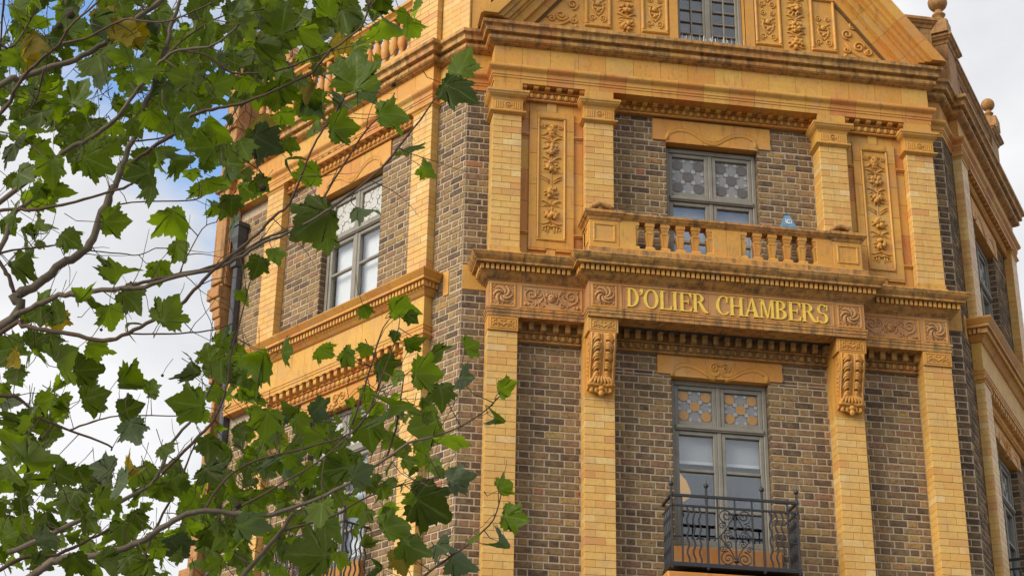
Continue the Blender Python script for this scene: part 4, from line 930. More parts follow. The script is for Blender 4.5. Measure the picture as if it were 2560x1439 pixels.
# --- wrought-iron balconies
def wiggle(F, s, o, z0, z1): return [F(s+.011*math.sin(i*1.05), o, z0+(z1-z0)*i/22) for i in range(23)]
def railing(F, c, hw, od, zt, zb, label):
    m = MB(); r = .011; z2 = zt-.105; o0, o1 = .0, od
    def bar(a, b, rr=r, seg=6): tube(m, [F(*a), F(*b)], rr, seg)
    def rail(mm, z, rr):
        e = rr*1.1
        P = [(c-hw, .005), (c-hw, od), (c+hw, od), (c+hw, .005)]
        secs = [[F(a+sx*x, b+so*x, z+y) for x, y in ((-rr, -rr), (rr, -rr), (rr, rr), (-rr, rr))] for (a, b), sx, so in zip(P, (-1, -1, 1, 1), (0, 1, 1, 0))]
        for i in range(3):
            b0 = len(mm.v); mm.v += secs[i]+secs[i+1] if i == 0 else secs[i+1]
            if i: b0 -= 4
            for k in range(4): mm.face([b0+k, b0+(k+1) % 4, b0+4+(k+1) % 4, b0+4+k])
        mm.face([0, 1, 2, 3]); n_ = len(mm.v); mm.face([n_-4, n_-3, n_-2, n_-1])
    rail(m, zt, .0125); R = m.build('balcony_railing', IRON, B)
    for z, rr in ((z2, .0095), (zb, .0135)):
        m = MB(); rail(m, z, rr); m.build('rail', IRON, R)
    if label: R['label'] = label
    def sub(name, fn):
        mm = MB(); fn(mm); mm.build(name, IRON, R)
    m = MB(); box(m, F, c-hw-.02, c+hw+.02, .005, od+.02, zb-.028, zb-.016); m.build('balcony_plate', IRON, R)
    for x in (-hw, -hw*.445, hw*.445, hw):  # standards with ball and spike
        def f(mm, x=x):
            tube(mm, [F(c+x, od, zb-.05), F(c+x, od, zt+.10)], .0125, 6); ball(mm, F(c+x, od, zt+.115), .027, 8, 6)
            tube(mm, [F(c+x, od, zt+.13), F(c+x+.004, od-.01, zt+.235)], [.0085, .001], 5)
            for z in (zt, z2): ball(mm, F(c+x, od, z), .020, 6, 4)
            ball(mm, F(c+x, od, zb-.035), .022, 6, 4)
        sub('standard', f)
    for x in (-hw*.84, -hw*.275, hw*.275, hw*.84): sub('upright', lambda mm, x=x: tube(mm, [F(c+x, od, zb), F(c+x, od, zt)], .0095, 6))
    sub('upright', lambda mm: tube(mm, [F(c, od, z2), F(c, od, zt)], .0085, 6))
    for k in (-1, 1):
        for j in range(3): sub('wavy_bar', lambda mm, k=k, j=j: tube(mm, wiggle(F, c+k*hw*(.56+.095*j), od, zb, z2), .0095, 6))
        for a, b in ((.445, .275), (.84, 1.0)): sub('cross_bar', lambda mm, k=k, a=a, b=b: tube(mm, [F(c+k*hw*a, od, (z2+zb)/2-.02), F(c+k*hw*b, od, (z2+zb)/2-.02)], .008, 5))
        for j in range(5): sub('wavy_bar', lambda mm, k=k, j=j: tube(mm, wiggle(Frame((F(c+k*hw, 0, 0)[0], F(c+k*hw, 0, 0)[1], 0), F.n, F.d), .05+(od-.1)*j/4, 0, zb, z2), .0095, 6))
    def scrolls(mm):
        H = z2-zb; zm = (z2+zb)/2; w = hw*.26
        def sp(cx, cz, rr, turns, a0, d, rad=.0065): ftube(mm, F, spiral(c+cx, cz, rr, turns, a0, d, 22, .1), od, rad, 5)
        for k in (-1, 1):
            sp(k*w*.55, z2-H*.13, w*.45, 1.8, -math.pi/2, k); sp(k*w*.50, zb+H*.13, w*.46, 1.8, math.pi/2, -k)
            sp(k*w*.80, z2-H*.31, w*.22, 1.5, 0, -k, .0055); sp(k*w*.45, zm+H*.06, w*.26, 1.6, math.pi, k, .0055); sp(k*w*.45, zm-H*.12, w*.26, 1.6, math.pi, -k, .0055); sp(k*w*.82, zb+H*.30, w*.2, 1.5, 0, k, .0055)
            ftube(mm, F, bez((c, z2-H*.05), (c+k*w*.2, z2-H*.22), (c+k*w*.6, z2-H*.38), (c+k*w*.98, zm), 10), od, .007, 5)
            ftube(mm, F, bez((c+k*w*.98, zm), (c+k*w*.7, zm-H*.12), (c+k*w*.15, zb+H*.3), (c, zb+H*.02), 10), od, .007, 5)
            for j in range(5): tube(mm, [F(c+k*w*(.2+.16*j), od, zm-H*.03), F(c+k*w*(.24+.16*j), od+.01, zm+H*.03)], .006, 4)
        ftube(mm, F, [(c, z2), (c, zb)], od, .009, 6); ball(mm, F(c, od, zm+H*.16), .022, 7, 5); ball(mm, F(c, od, zm), .016, 6, 4)
        for z in (z2-H*.10, zb+H*.09): ball(mm, F(c, od, z), .020, 7, 5, (1.6, 1.6, .7))
    sub('scroll_panel', scrolls)
    return R
railing(FC, 0, .645, .35, -2.63, -3.325, 'black wrought-iron window balcony with scrollwork, on the front')
railing(FL, (SW0+SW1)/2, .645, .35, -2.63, -3.325, 'black wrought-iron window balcony behind the leaves')
railing(FR, (SW0+SW1)/2, .645, .35, -2.63, -3.325, None)
m = MB(); box(m, FC, -.70, .70, .0, .36, -3.50, -3.405, .015); m.build('balcony_ledge', TC, B)['tone'] = .7

# --- gable over the front
SL = 1.27; GA = math.atan(SL); XG, ZG = 2.69, 2.735
apx = ZG+XG*SL
m = MB(); A = [(-XG+.12, 2.74), (XG-.12, 2.74), (0, apx-.15)]
mW = [(-.40, 2.74), (.40, 2.74), (.40, 4.6), (-.40, 4.6)]
def gpoly(P, o0, o1, name, t, par=None, mat_=TC):
    mm = MB(); prism(mm, [FC(s, o0, z) for s, z in P], [FC(s, o1, z) for s, z in P]); x = mm.build(name, mat_, par or B); x['tone'] = t; return x
gz = lambda s: 2.74+(XG-.14-abs(s))*SL
GW = gpoly([(-XG+.14, 2.742), (-.402, 2.742), (-.402, gz(.402))], -.2, .176, 'gable_wall', .3)
gpoly([(.402, 2.742), (XG-.14, 2.742), (.402, gz(.402))], -.2, .176, 'gable_wall', .35)
gpoly([(-.402, 4.62), (.402, 4.62), (.402, gz(.402)), (0, gz(0)), (-.402, gz(.402))], -.2, .176, 'gable_wall', .3)
for sg in (-1, 1):
    # raking cornice: bands stepping out towards the top, in separate blocks
    bands = [(0, .015, .43), (.0155, .145, .46), (.147, .195, .41), (.197, .245, .375), (.247, .275, .32), (.277, .36, .29), (.362, .44, .215)]
    L = XG/math.cos(GA); n = 12
    core = gpoly([(sg*(XG-.01), ZG+.005), (sg*(XG-.60), ZG+.005), (0, apx-.60*SL), (0, apx-.01)], -.15, .20, 'raking_cornice', .5, None, GMORT)
    for i in range(n):
        t0, t1 = L*i/n+.0015, L*(i+1)/n-.0015; tn = random.uniform(.1, .7); mm = MB()
        for d0, d1, o in bands:
            P = []
            for t, d in ((t0, d0), (t1, d0), (t1, d1), (t0, d1)):
                s = XG-t*math.cos(GA)-d*math.sin(GA); z = ZG+t*math.sin(GA)-d*math.cos(GA); P.append((sg*s, max(z, ZG+.003)))
            if i == 0: P[3] = (sg*(XG-(d1/math.sin(GA))), ZG+.003); P[0] = (sg*(XG-(d0/math.sin(GA))), ZG+.003)
            prism(mm, [FC(s, .15, z) for s, z in P], [FC(s, o, z) for s, z in P])
        x = mm.build('raking_block', TC, core); x['tone'] = tn
# gable panels
for sg in (-1, 1):
    for a, b, kind in ((.50, .835, 1), (.837, 1.162, 2), (1.164, 1.49, 1)):
        s0, s1 = sorted((sg*a, sg*b)); c = (s0+s1)/2; zt = min(4.4, gz(max(abs(s0), abs(s1)))-.48)
        blk = gpoly([(s0+.001, 2.80), (s1-.001, 2.80), (s1-.001, zt), (s0+.001, zt)], .15, .186, 'gable_panel', random.uniform(.1, .5))
        m3 = MB(); m3.smooth = True
        if kind == 1:
            framed(FC, s0+.012, s1-.012, 2.865, zt-.02, .186, .034, .026, blk, tone=.3); z = 2.99
            while z < zt-.2:
                for k in (-1, 1):
                    ftube(m3, FC, spiral(c+k*.055, z, .045, 1.5, -math.pi/2, k, 18), .190, .009, 5)
                    ftube(m3, FC, spiral(c+k*.05, z+.32, .038, 1.4, math.pi/2, -k, 16), .190, .008, 5)
                    ftube(m3, FC, bez((c, z+.03), (c+k*.06, z+.10), (c+k*.09, z+.16), (c+k*.03, z+.24), 8), .190, [.006, .009, .011, .012, .012, .011, .009, .007, .004], 5)
                    for j in range(3): ftube(m3, FC, [(c+k*.02, z+.12+.05*j), (c+k*.085, z+.15+.055*j)], .190, [.012, .004], 5)
                ball(m3, (c, .192, z+.20), .034, 8, 6, (1, .6, 1.1), FC); ball(m3, (c, .195, z+.10), .020, 6, 5, F=FC)
                z += .44
        else:
            z = 2.93
            while z < zt-.08: fruit(m3, FC, c, .190, z, .085, rnd); ribbon(m3, FC, c, .188, z+.12, .11); z += .23
        m3.build('gable_carving', TC, blk)['tone'] = .35
    # scroll in the corner of the gable
    m3 = MB(); m3.smooth = True; c = sg*1.72
    ftube(m3, FC, bez((sg*2.02, 2.86), (sg*1.95, 2.80), (sg*1.70, 2.80), (sg*1.58, 3.02), 10), .180, [.008, .014, .018, .021, .022, .022, .020, .018, .016, .013, .010], 6)
    for cx, cz, r, a0, d in ((1.75, 2.98, .075, 0, sg), (1.60, 2.93, .05, 1.5, -sg), (1.86, 2.93, .05, 3, sg), (1.62, 3.14, .07, -1.5, -sg), (1.70, 3.26, .05, 2, sg)):
        ftube(m3, FC, spiral(sg*cx, cz, r, 1.5, a0, d, 18), .182, .014, 6)
    ball(m3, (sg*2.06, .18, 2.84), .024, 7, 5, F=FC); ball(m3, (sg*1.58, .18, 2.85), .028, 7, 5, F=FC)
    m3.build('gable_scroll_carving', TC, GW)['tone'] = .4
gpoly([(-.50, 2.745), (-.402, 2.745), (-.402, 4.62), (-.50, 4.62)], .15, .205, 'window_jamb', .4); gpoly([(.402, 2.745), (.50, 2.745), (.50, 4.62), (.402, 4.62)], .15, .205, 'window_jamb', .4)
# gable window
o = .02; z0g, z1g = 2.78, 4.6
W = bars(FC, B, 'window', [(-.40, -.355, z0g, z1g), (.355, .40, z0g, z1g), (-.355, .355, z0g, z0g+.05), (-.355, .355, z1g-.05, z1g)], o-.06, o+.03)
bars(FC, W, 'mullion', [(-.03, .03, z0g+.05, z1g-.05)], o-.05, o+.025)
for a, b in ((-.355, -.03), (.03, .355)):
    cs = bars(FC, W, 'casement', [(a, a+.028, z0g+.05, z1g-.05), (b-.028, b, z0g+.05, z1g-.05), (a+.028, b-.028, z0g+.05, z0g+.09)], o-.03, o+.012, .004)
    bars(FC, cs, 'glazing_bar', [((a+b)/2-.009, (a+b)/2+.009, z0g+.09, z1g-.05)], o-.028, o+.006, .003)
    zz = z0g+.09; k = 0
    while zz < z1g-.1:
        if k: bars(FC, cs, 'glazing_bar', [(a+.028, b-.028, zz-.008, zz+.008)], o-.027, o+.005, .003)
        pane(FC, cs, a+.028, (a+b)/2-.009, zz, zz+.155, o-.018); pane(FC, cs, (a+b)/2+.009, b-.028, zz, zz+.155, o-.018); zz += .162; k += 1
m = MB(); m.add([FC(x, -.2, z) for x, z in ((-.6, 2.65), (.6, 2.65), (.6, 4.8), (-.6, 4.8))]+[FC(x, -1.6, z) for x, z in ((-.6, 2.65), (.6, 2.65), (.6, 4.8), (-.6, 4.8))], [(4, 5, 6, 7), (0, 1, 5, 4), (1, 2, 6, 5), (2, 3, 7, 6), (3, 0, 4, 7)])
m.build('gable_room_shell', ROOM, B)

# --- parapets
def attic(F, s0, s1, o1, z0, z1, name='attic_pier'):      # glazed-brick attic block with a moulded cap
    p = pier(F, s0, s1, o1, z0, z1, z0, False, name)
    m = MB(); box(m, F, s0+.01, s1-.01, -.4, o1-.01, z0, z1); m.build('attic_core', GMORT, p); return p
attic(FL, .47, .93, .08, 2.765, 4.0)
attic(FL, .0, .46, -.02, 2.765, 4.2); 
m = MB(); box(m, FC, -2.752, -2.52, -.4, -.022, 2.765, 4.2); m.build('attic_return', TC, B)['tone'] = .2
# balustrade along the left parapet
m = MB(); box(m, FL, .932, 4.1, -.12, .07, 2.762, 2.95, .01); PL = m.build('parapet_plinth', TC, B); PL['tone'] = .2
m = MB(); pf = [(-.13, 3.62), (.09, 3.615), (.10, 3.60), (.10, 3.565), (.085, 3.555), (.06, 3.53), (.05, 3.50), (-.13, 3.50)]
prism(m, [FL(.932, a, b) for a, b in pf], [FL(4.1, a, b) for a, b in pf]); m.build('parapet_rail', TC, PL)['tone'] = .4
bl = unit_mesh('turned_baluster', lambda mb: (lathe(mb, (0, 0, 0), [(.05, 0), (.05, .04), (.03, .06), (.028, .09), (.05, .13), (.066, .20), (.06, .27), (.036, .35), (.030, .39), (.045, .41), (.045, .44), (.03, .46), (.05, .50), (.05, .551)], 10)), TC)
s = 1.03
while s < 4.0:
    if not (1.95 < s < 2.3 or 3.15 < s < 3.5): inst(bl, 'turned_baluster', PL, FL.mw(s, -.01, 2.95), random.uniform(.2, .8))
    s += .155
for a in (1.98, 3.18):
    m = MB(); box(m, FL, a, a+.3, -.12, .085, 2.951, 3.499, .006); m.build('parapet_block', TC, PL)['tone'] = .3
# far gablet over the left front
m = MB(); prism(m, [FL(s, -.1, z) for s, z in ((3.22, 3.625), (3.78, 3.625), (3.78, 3.80), (3.5, 4.12), (3.22, 3.80))], [FL(s, .12, z) for s, z in ((3.22, 3.625), (3.78, 3.625), (3.78, 3.80), (3.5, 4.12), (3.22, 3.80))]); gb = m.build('gablet', TC, B); gb['tone'] = .6
for sg in (-1, 1):
    m = MB(); prism(m, [FL(3.5+sg*d, o, z) for d, z, o in ((.33, 3.76, -.12), (.33, 3.84, -.12), (0, 4.22, -.12), (0, 4.13, -.12))], [FL(3.5+sg*d, o, z) for d, z, o in ((.33, 3.76, .2), (.33, 3.84, .2), (0, 4.22, .2), (0, 4.13, .2))]); m.build('gablet_coping', TCS, gb)['tone'] = .6
# right parapet with pedestals and ball finials
def parapet_block(F, s0, s1, o0, o1, z0, z1, t):
    m = MB(); box(m, F, s0, s1, o0, o1, z0, z1, .004); x = m.build('parapet_block', TCS, B); x['tone'] = t
    capping(F, s0, s1, o0, o1, z1+.0005, z1+.13, x, .07, 'parapet_cap', .5, TCS) if F is not FL else None
    return x
parapet_block(FR, .86, 2.78, -.16, .05, 2.775, 3.40, .4)
pp = parapet_block(FR, .42, .855, -.16, .09, 2.775, 3.50, .5)
pq = parapet_block(FR, 2.79, 3.22, -.16, .09, 2.775, 3.50, .5)
parapet_block(FC, 2.15, 2.735, -.35, -.005, 2.775, 3.48, .2)
m = MB(); framed(FR, 1.0, 1.9, 2.84, 3.34, .05, .05, .02, pp, TCS); m3 = MB(); m3.smooth = True
for j in range(4): ftube(m3, FR, spiral(1.12+.2*j, 3.09, .09, 1.5, 0, 1, 16), .055, .016, 5)
m3.build('parapet_carving', TCS, pp)
def finial(p, z, r, par):
    m = MB(); lathe(m, (p[0], p[1], p[2]), [(r*.9, 0), (r*.9, r*.25), (r*.55, r*.4), (r*.34, r*.75), (r*.62, r*.95), (r*.70, r*1.1), (r*.5, r*1.3), (r*.36, r*1.5), (r*.40, r*1.62), (r*.3, r*1.75)], 16)
    ball(m, (p[0], p[1], p[2]+r*2.62), r, 18, 12); m.build('ball_finial', TCS, par)['tone'] = .5
finial(FR(.43, .02, 3.79), 0, .118, pp); finial(FR(2.95, .06, 3.79), 0, .090, pq)
for pr_, sx, ox in ((pp, .43, .02), (pq, 2.95, .06)):
    m = MB(); box(m, FR, sx-.11, sx+.11, ox-.11, ox+.11, 3.62, 3.79, .01); m.build('finial_pedestal', TCS, pr_)['tone'] = .4
for F, s in ((FR, .74), (FR, 3.12)):        # scroll buttress behind each finial
    m = MB(); P = [(s-.13, 3.63), (s+.13, 3.63), (s+.13, 3.78), (s+.09, 3.92), (s-.06, 3.98), (s-.13, 3.84)]
    prism(m, [F(a, -.14, z) for a, z in P], [F(a, .04, z) for a, z in P]); m.build('scroll_buttress', TC, pp)['tone'] = .4

# --- rainwater pipe on the left front
m = MB(); box(m, FL, 4.08, 4.165, .02, .10, ZL, 1.28, .012); pipe = m.build('rainwater_pipe', PIPE, B)
m = MB(); frustum(m, FL, 4.12, .085, [(.048, 1.18), (.056, 1.19), (.056, 1.30), (.050, 1.31), (.052, 1.50), (.085, 1.58), (.085, 1.71), (.105, 1.72), (.105, 1.77), (.09, 1.78)], .8); m.build('hopper_head', PIPE, pipe)
for z in (.1, -1.4, -2.9): m = MB(); box(m, FL, 4.045, 4.195, .01, .125, z, z+.07, .006); m.build('pipe_collar', PIPE, pipe)
# --- terracotta end bay beyond the pipe
def baypart(name, s0, s1, o1, z0, z1, t, m_=TC, ch=.008, par=None):
    m = MB(); box(m, FL, s0, s1, -.25, o1, z0, z1, ch); x = m.build(name, m_, par); x['tone'] = t; return x
BAY = baypart('end_pilaster', 4.27, 4.33, .12, ZL, 4.7, .5, TCS, .008, B)
for z0, z1, s0, s1, o1, t in ((.95, 4.6, 4.262, 4.52, .17, .7), (1.0, 2.35, 4.25, 4.46, .205, .6), (.98, 2.3, 4.24, 4.40, .150, .9), (.80, .95, 4.25, 4.50, .225, .8), (.66, .80, 4.255, 4.45, .20, .6), (.54, .66, 4.26, 4.41, .180, .7), (.42, .54, 4.262, 4.38, .160, .6), (-.1, .42, 4.265, 4.35, .145, .5),
                          (2.30, 2.42, 4.24, 4.52, .24, .7), (2.42, 2.52, 4.23, 4.50, .27, .4), (-.25, -.10, 4.25, 4.37, .19, .7), (-.32, -.25, 4.255, 4.36, .17, .6), (-.80, -.70, 4.26, 4.36, .155, .6), (-1.9, -.85, 4.263, 4.38, .15, .6), (-2.1, -1.9, 4.25, 4.42, .19, .7), (-2.6, -2.1, 4.26, 4.44, .17, .8), (-2.75, -2.6, 4.245, 4.53, .22, .6), (-3.9, -2.91, 4.25, 4.56, .22, .5), (-2.9, -2.76, 4.235, 4.60, .26, .6),
                          (4.601, 4.72, 4.24, 4.56, .23, .8), (3.2, 3.3, 4.25, 4.54, .21, .6)):
    baypart('bay_moulding', s0, s1, o1, z0, z1, t, TCS, .01, BAY)
for z0, z1 in ((-1.75, -1.0), (-3.7, -3.0), (1.3, 2.1)):
    p = FL(4.24, 0, 0); fs = Frame((p[0], p[1], 0), FL.n, -FL.d); framed(fs, .0, .13, z0, z1, .0, .018, .012, BAY, tone=.8)
# --- lampshade glowing inside the lower front window
ls = MB(); lathe(ls, FC(-.45, -.42, -2.40), [(.012, .30), (.03, .29), (.10, .26), (.17, .17), (.205, .07), (.21, .02), (.17, -.01), (.11, -.045), (.105, -.085), (.07, -.11)], 20)
tag(ls.build('lampshade', SHADE), 'glowing yellow domed lampshade seen through the left pane of the lower front window', 'lampshade')
# --- blue sign standing on the balcony behind the balustrade
SG = thing('sign_box', FC(.784, .12, -.055), 'small blue pyramid-topped sign with a white letter C behind the balustrade', 'sign')
F0 = FC
m = MB(); frustum(m, FC, .784, .12, [(.080, .50), (.084, .51), (.084, .565), (.078, .575), (.036, .70), (.026, .730)]); m.build('sign_body', BLUE, SG); m = MB(); box(m, FC, .769, .799, .105, .135, -.054, .499); m.build('sign_post', IRON, SG)
m = MB(); frustum(m, FC, .784, .12, [(.030, .7305), (.010, .752), (.003, .768)]); m.build('sign_top', simple('dark_blue_enamel', (.02, .07, .14), .35, .3, 9), SG)
m = MB(); slope = lambda z: .12+.078-(z-.575)*(.042/.125)+.003
def sl(s0, s1, z0, z1, e=0): m.add([(lambda p: p)(FC(s, slope(z)+d+e, z)) for d in (0, .003) for s, z in ((s0, z0), (s1, z0), (s1, z1), (s0, z1))], [(0, 1, 2, 3), (4, 5, 6, 7), (0, 1, 5, 4), (1, 2, 6, 5), (2, 3, 7, 6), (3, 0, 4, 7)])
sl(.750, .818, .600, .604); sl(.750, .818, .664, .668); sl(.750, .754, .6045, .6635); sl(.814, .818, .6045, .6635)
for i in range(12):
    a0, a1 = math.radians(40+i*23.3), math.radians(40+(i+1)*23.3)
    m.add([FC(.784+r*math.cos(a), slope(.632+r*math.sin(a))+d, .632+r*math.sin(a)) for d in (0, .003) for a, r in ((a0, .026), (a1, .026), (a1, .015), (a0, .015))], [(0, 1, 2, 3), (4, 5, 6, 7), (0, 1, 5, 4), (1, 2, 6, 5), (2, 3, 7, 6), (3, 0, 4, 7)])
m.build('sign_letter', WHITE, SG)

# ------------------------------------------------------------------ the plane tree in front
def at(x, y, d): return CAM+(CF_+CR_*((x-1280)/FPX)+CU_*((719.5-y)/FPX))*d
D0 = 6.3
TRUNK_XY = at(-820, 1439, 7.0)
T = thing('plane_tree', (TRUNK_XY.x, TRUNK_XY.y, .13), 'leafy plane tree whose branches hang across the left of the picture', 'tree')
tb = [Vector((TRUNK_XY.x, TRUNK_XY.y, .10)), Vector((TRUNK_XY.x+.03, TRUNK_XY.y, 1.2)), Vector((TRUNK_XY.x, TRUNK_XY.y+.04, 2.6)), at(-800, 1200, 7.0), at(-760, 900, 6.9), at(-700, 500, 6.8), at(-640, 0, 6.7), at(-600, -600, 6.7)]
m = MB(); m.smooth = True; tube(m, tb, [.24, .19, .17, .15, .13, .11, .09, .05], 12); m.build('trunk', BARK, T)
BR = [ # pixel polylines with start and end radius in pixels and depth drift
 ([(-640, 900), (-300, 420), (0, 213), (50, 197), (110, 173), (187, 147), (247, 117), (300, 80), (353, 40), (407, 0), (460, -60)], 9, 5.5, .2),
 ([(-760, 1350), (-250, 1000), (28, 793), (38, 745), (59, 727), (104, 700), (156, 661), (205, 630), (229, 599), (257, 529), (281, 474), (290, 457), (307, 413), (330, 353), (360, 267), (383, 220), (407, 150), (417, 110), (430, 60), (450, 0), (465, -70)], 13.5, 4, .3),
 ([(-300, 620), (0, 287), (33, 230), (67, 183), (110, 143), (150, 110), (177, 63), (233, 17), (270, -30)], 6, 2, -.2),
 ([(157, 108), (213, 97), (277, 63), (320, 48), (367, 55), (430, 50), (533, 7)], 3.5, 2, -.2),
 ([(-120, 600), (160, 383), (207, 357), (247, 333), (293, 293), (333, 240), (370, 193), (410, 147), (447, 127), (520, 117), (567, 90), (600, 60)], 7, 2.2, -.3),
 ([(327, 410), (383, 370), (443, 327), (480, 287), (547, 270), (607, 257), (680, 230), (773, 187), (793, 167), (830, 120)], 5.5, 2.5, -.1),
 ([(447, 127), (520, 140), (580, 183), (673, 180), (727, 167), (773, 147), (827, 127), (873, 93), (907, 63), (924, 10), (930, -40)], 3.2, 2.5, .1),
 ([(753, 440), (777, 380), (810, 320), (853, 260), (870, 200)], 3, 2, 0),
 ([(800, 530), (820, 474), (863, 407), (917, 323), (960, 283), (987, 233)], 3.2, 1.6, .1),
 ([(830, 520), (950, 424), (1007, 353), (1050, 300), (1087, 247)], 3.2, 2.2, -.1),
 ([(38, 790), (94, 762), (149, 738), (208, 734), (302, 719), (347, 720), (417, 696), (521, 675), (590, 648), (660, 606), (700, 592), (760, 560), (830, 520)], 7.5, 3.2, -.2),
 ([(302, 719), (360, 705), (430, 690), (521, 668), (590, 640), (660, 598), (720, 575)], 5, 3, -.1),
 ([(-400, 1100), (7, 828), (56, 814), (97, 823), (174, 835), (257, 852), (320, 833), (382, 800), (448, 762), (497, 714), (542, 668), (590, 630), (643, 585), (680, 544), (715, 520), (732, 492), (753, 440)], 6.2, 3, -.3),
 ([(320, 833), (403, 835), (493, 830), (545, 821), (600, 800)], 2.6, 1.4, .1),
 ([(-200, 980), (0, 988), (47, 996), (101, 1043), (173, 1075), (270, 1111), (278, 1125)], 5.5, 2, .1),
 ([(173, 1075), (234, 1053), (299, 1039), (451, 1039)], 3, 1.4, 0),
 ([(-500, 1800), (72, 1439), (155, 1396), (224, 1389), (314, 1367), (382, 1335), (451, 1291), (512, 1273), (577, 1281), (665, 1286), (740, 1267), (837, 1226), (889, 1196), (964, 1147), (1024, 1106), (1084, 1091)], 10.5, 2.5, -.2),
 ([(20, 1380), (151, 1324), (252, 1273), (325, 1241), (389, 1198), (429, 1107), (487, 1039), (534, 949), (545, 900)], 7, 2, .3),
 ([(404, 1183), (480, 1107), (534, 1046), (562, 981), (572, 930), (579, 874), (600, 805), (628, 694)], 4.5, 1.4, .1),
 ([(330, 1520), (346, 1439), (361, 1389), (397, 1302), (444, 1219), (476, 1136), (500, 1080)], 5, 1.6, .4),
 ([(-300, 1600), (0, 1425), (61, 1392), (144, 1385), (224, 1346), (285, 1317)], 6, 3.5, .3),
 ([(560, 1520), (609, 1439), (650, 1387), (702, 1327), (732, 1282)], 7, 4.5, -.1),
 ([(980, 1520), (1058, 1439), (1125, 1391), (1182, 1349), (1234, 1297), (1253, 1233)], 4, 1.4, -.3),
 ([(964, 1147), (990, 1072), (1002, 997), (1010, 940)], 3, 1.5, 0),
 ([(1084, 1091), (1152, 1065), (1211, 1027), (1249, 990)], 2.6, 1.3, -.1),
 ([(880, 1060), (920, 940), (944, 857), (958, 819), (979, 791)], 2.8, 1.3, .2),
 ([(930, 1010), (958, 933), (989, 850), (1000, 798)], 2.4, 1.1, .1),
 ([(450, 683), (461, 655), (506, 572), (541, 555)], 2, 1, .1),
 ([(-200, 700), (0, 634), (83, 620), (149, 613), (194, 623), (302, 634), (347, 637), (389, 620)], 3, 1.2, .2),
 ([(-200, 560), (10, 526), (63, 524), (139, 516), (208, 498), (295, 474), (330, 460)], 5, 3, -.1),
 ([(271, 526), (299, 512), (347, 505), (469, 502), (504, 493)], 2.5, 1.4, 0),
 ([(-60, 560), (0, 655), (21, 690), (35, 731)], 5, 5, 0),
 ([(-60, 760), (0, 630), (21, 568), (40, 530), (80, 500)], 8, 4, .3),
 ([(700, 1327), (830, 1290), (900, 1250), (1010, 1210), (1120, 1190)], 3, 1.3, .2),
 ([(512, 1273), (560, 1200), (640, 1150), (760, 1120), (880, 1080), (930, 1010)], 3.5, 2.2, .1),
 ([(577, 1281), (700, 1210), (800, 1150), (900, 1060), (960, 960)], 3, 1.5, -.1),
 ([(600, 257), (560, 350), (640, 420), (660, 440)], 2, 1.2, .2), ([(410, 147), (470, 90), (560, 40), (680, 20)], 3, 1.5, .2), ([(110, 173), (90, 250), (60, 290)], 2.5, 1.5, .2),
 ([(330, 353), (420, 340), (500, 280), (570, 210)], 2.6, 1.3, .2), ([(150, 430), (60, 350), (0, 330)], 3, 1.5, .3), ([(-60, 60), (20, 120), (70, 60), (100, 0)], 4, 2, .3), ([(10, 0), (5, 60), (0, 140)], 3, 2, .2)]
BPTS = []
for pts, r0, r1, dr in BR:
    n = len(pts); P = []; R = []
    sm = []
    for i in range(n-1):
        p0, p1, p2, p3 = pts[max(i-1, 0)], pts[i], pts[i+1], pts[min(i+2, n-1)]
        for k in range(4):
            t = k/4; sm.append(tuple(.5*((2*b)+(-a+c)*t+(2*a-5*b+4*c-d)*t*t+(-a+3*b-3*c+d)*t**3) for a, b, c, d in zip(p0, p1, p2, p3)))
    sm.append(pts[-1]); rr = random.Random(len(BPTS))
    for i, (x, y) in enumerate(sm):
        t = i/(len(sm)-1); d = D0+dr*t; j = .45*(r0+(r1-r0)*t) if 0 < i < len(sm)-1 else 0; P.append(at(x+rr.uniform(-j, j), y+rr.uniform(-j, j), d)); R.append((r0+(r1-r0)*t)*d/FPX*(.94+(.34 if rr.random() < .13 else .14)*rr.random())); BPTS.append((x, y, d))
    m = MB(); m.smooth = True; tube(m, P, R, 7 if r0 > 4 else 5); m.build('branch', BARK if r0 > 6.5 else TWIG, T)
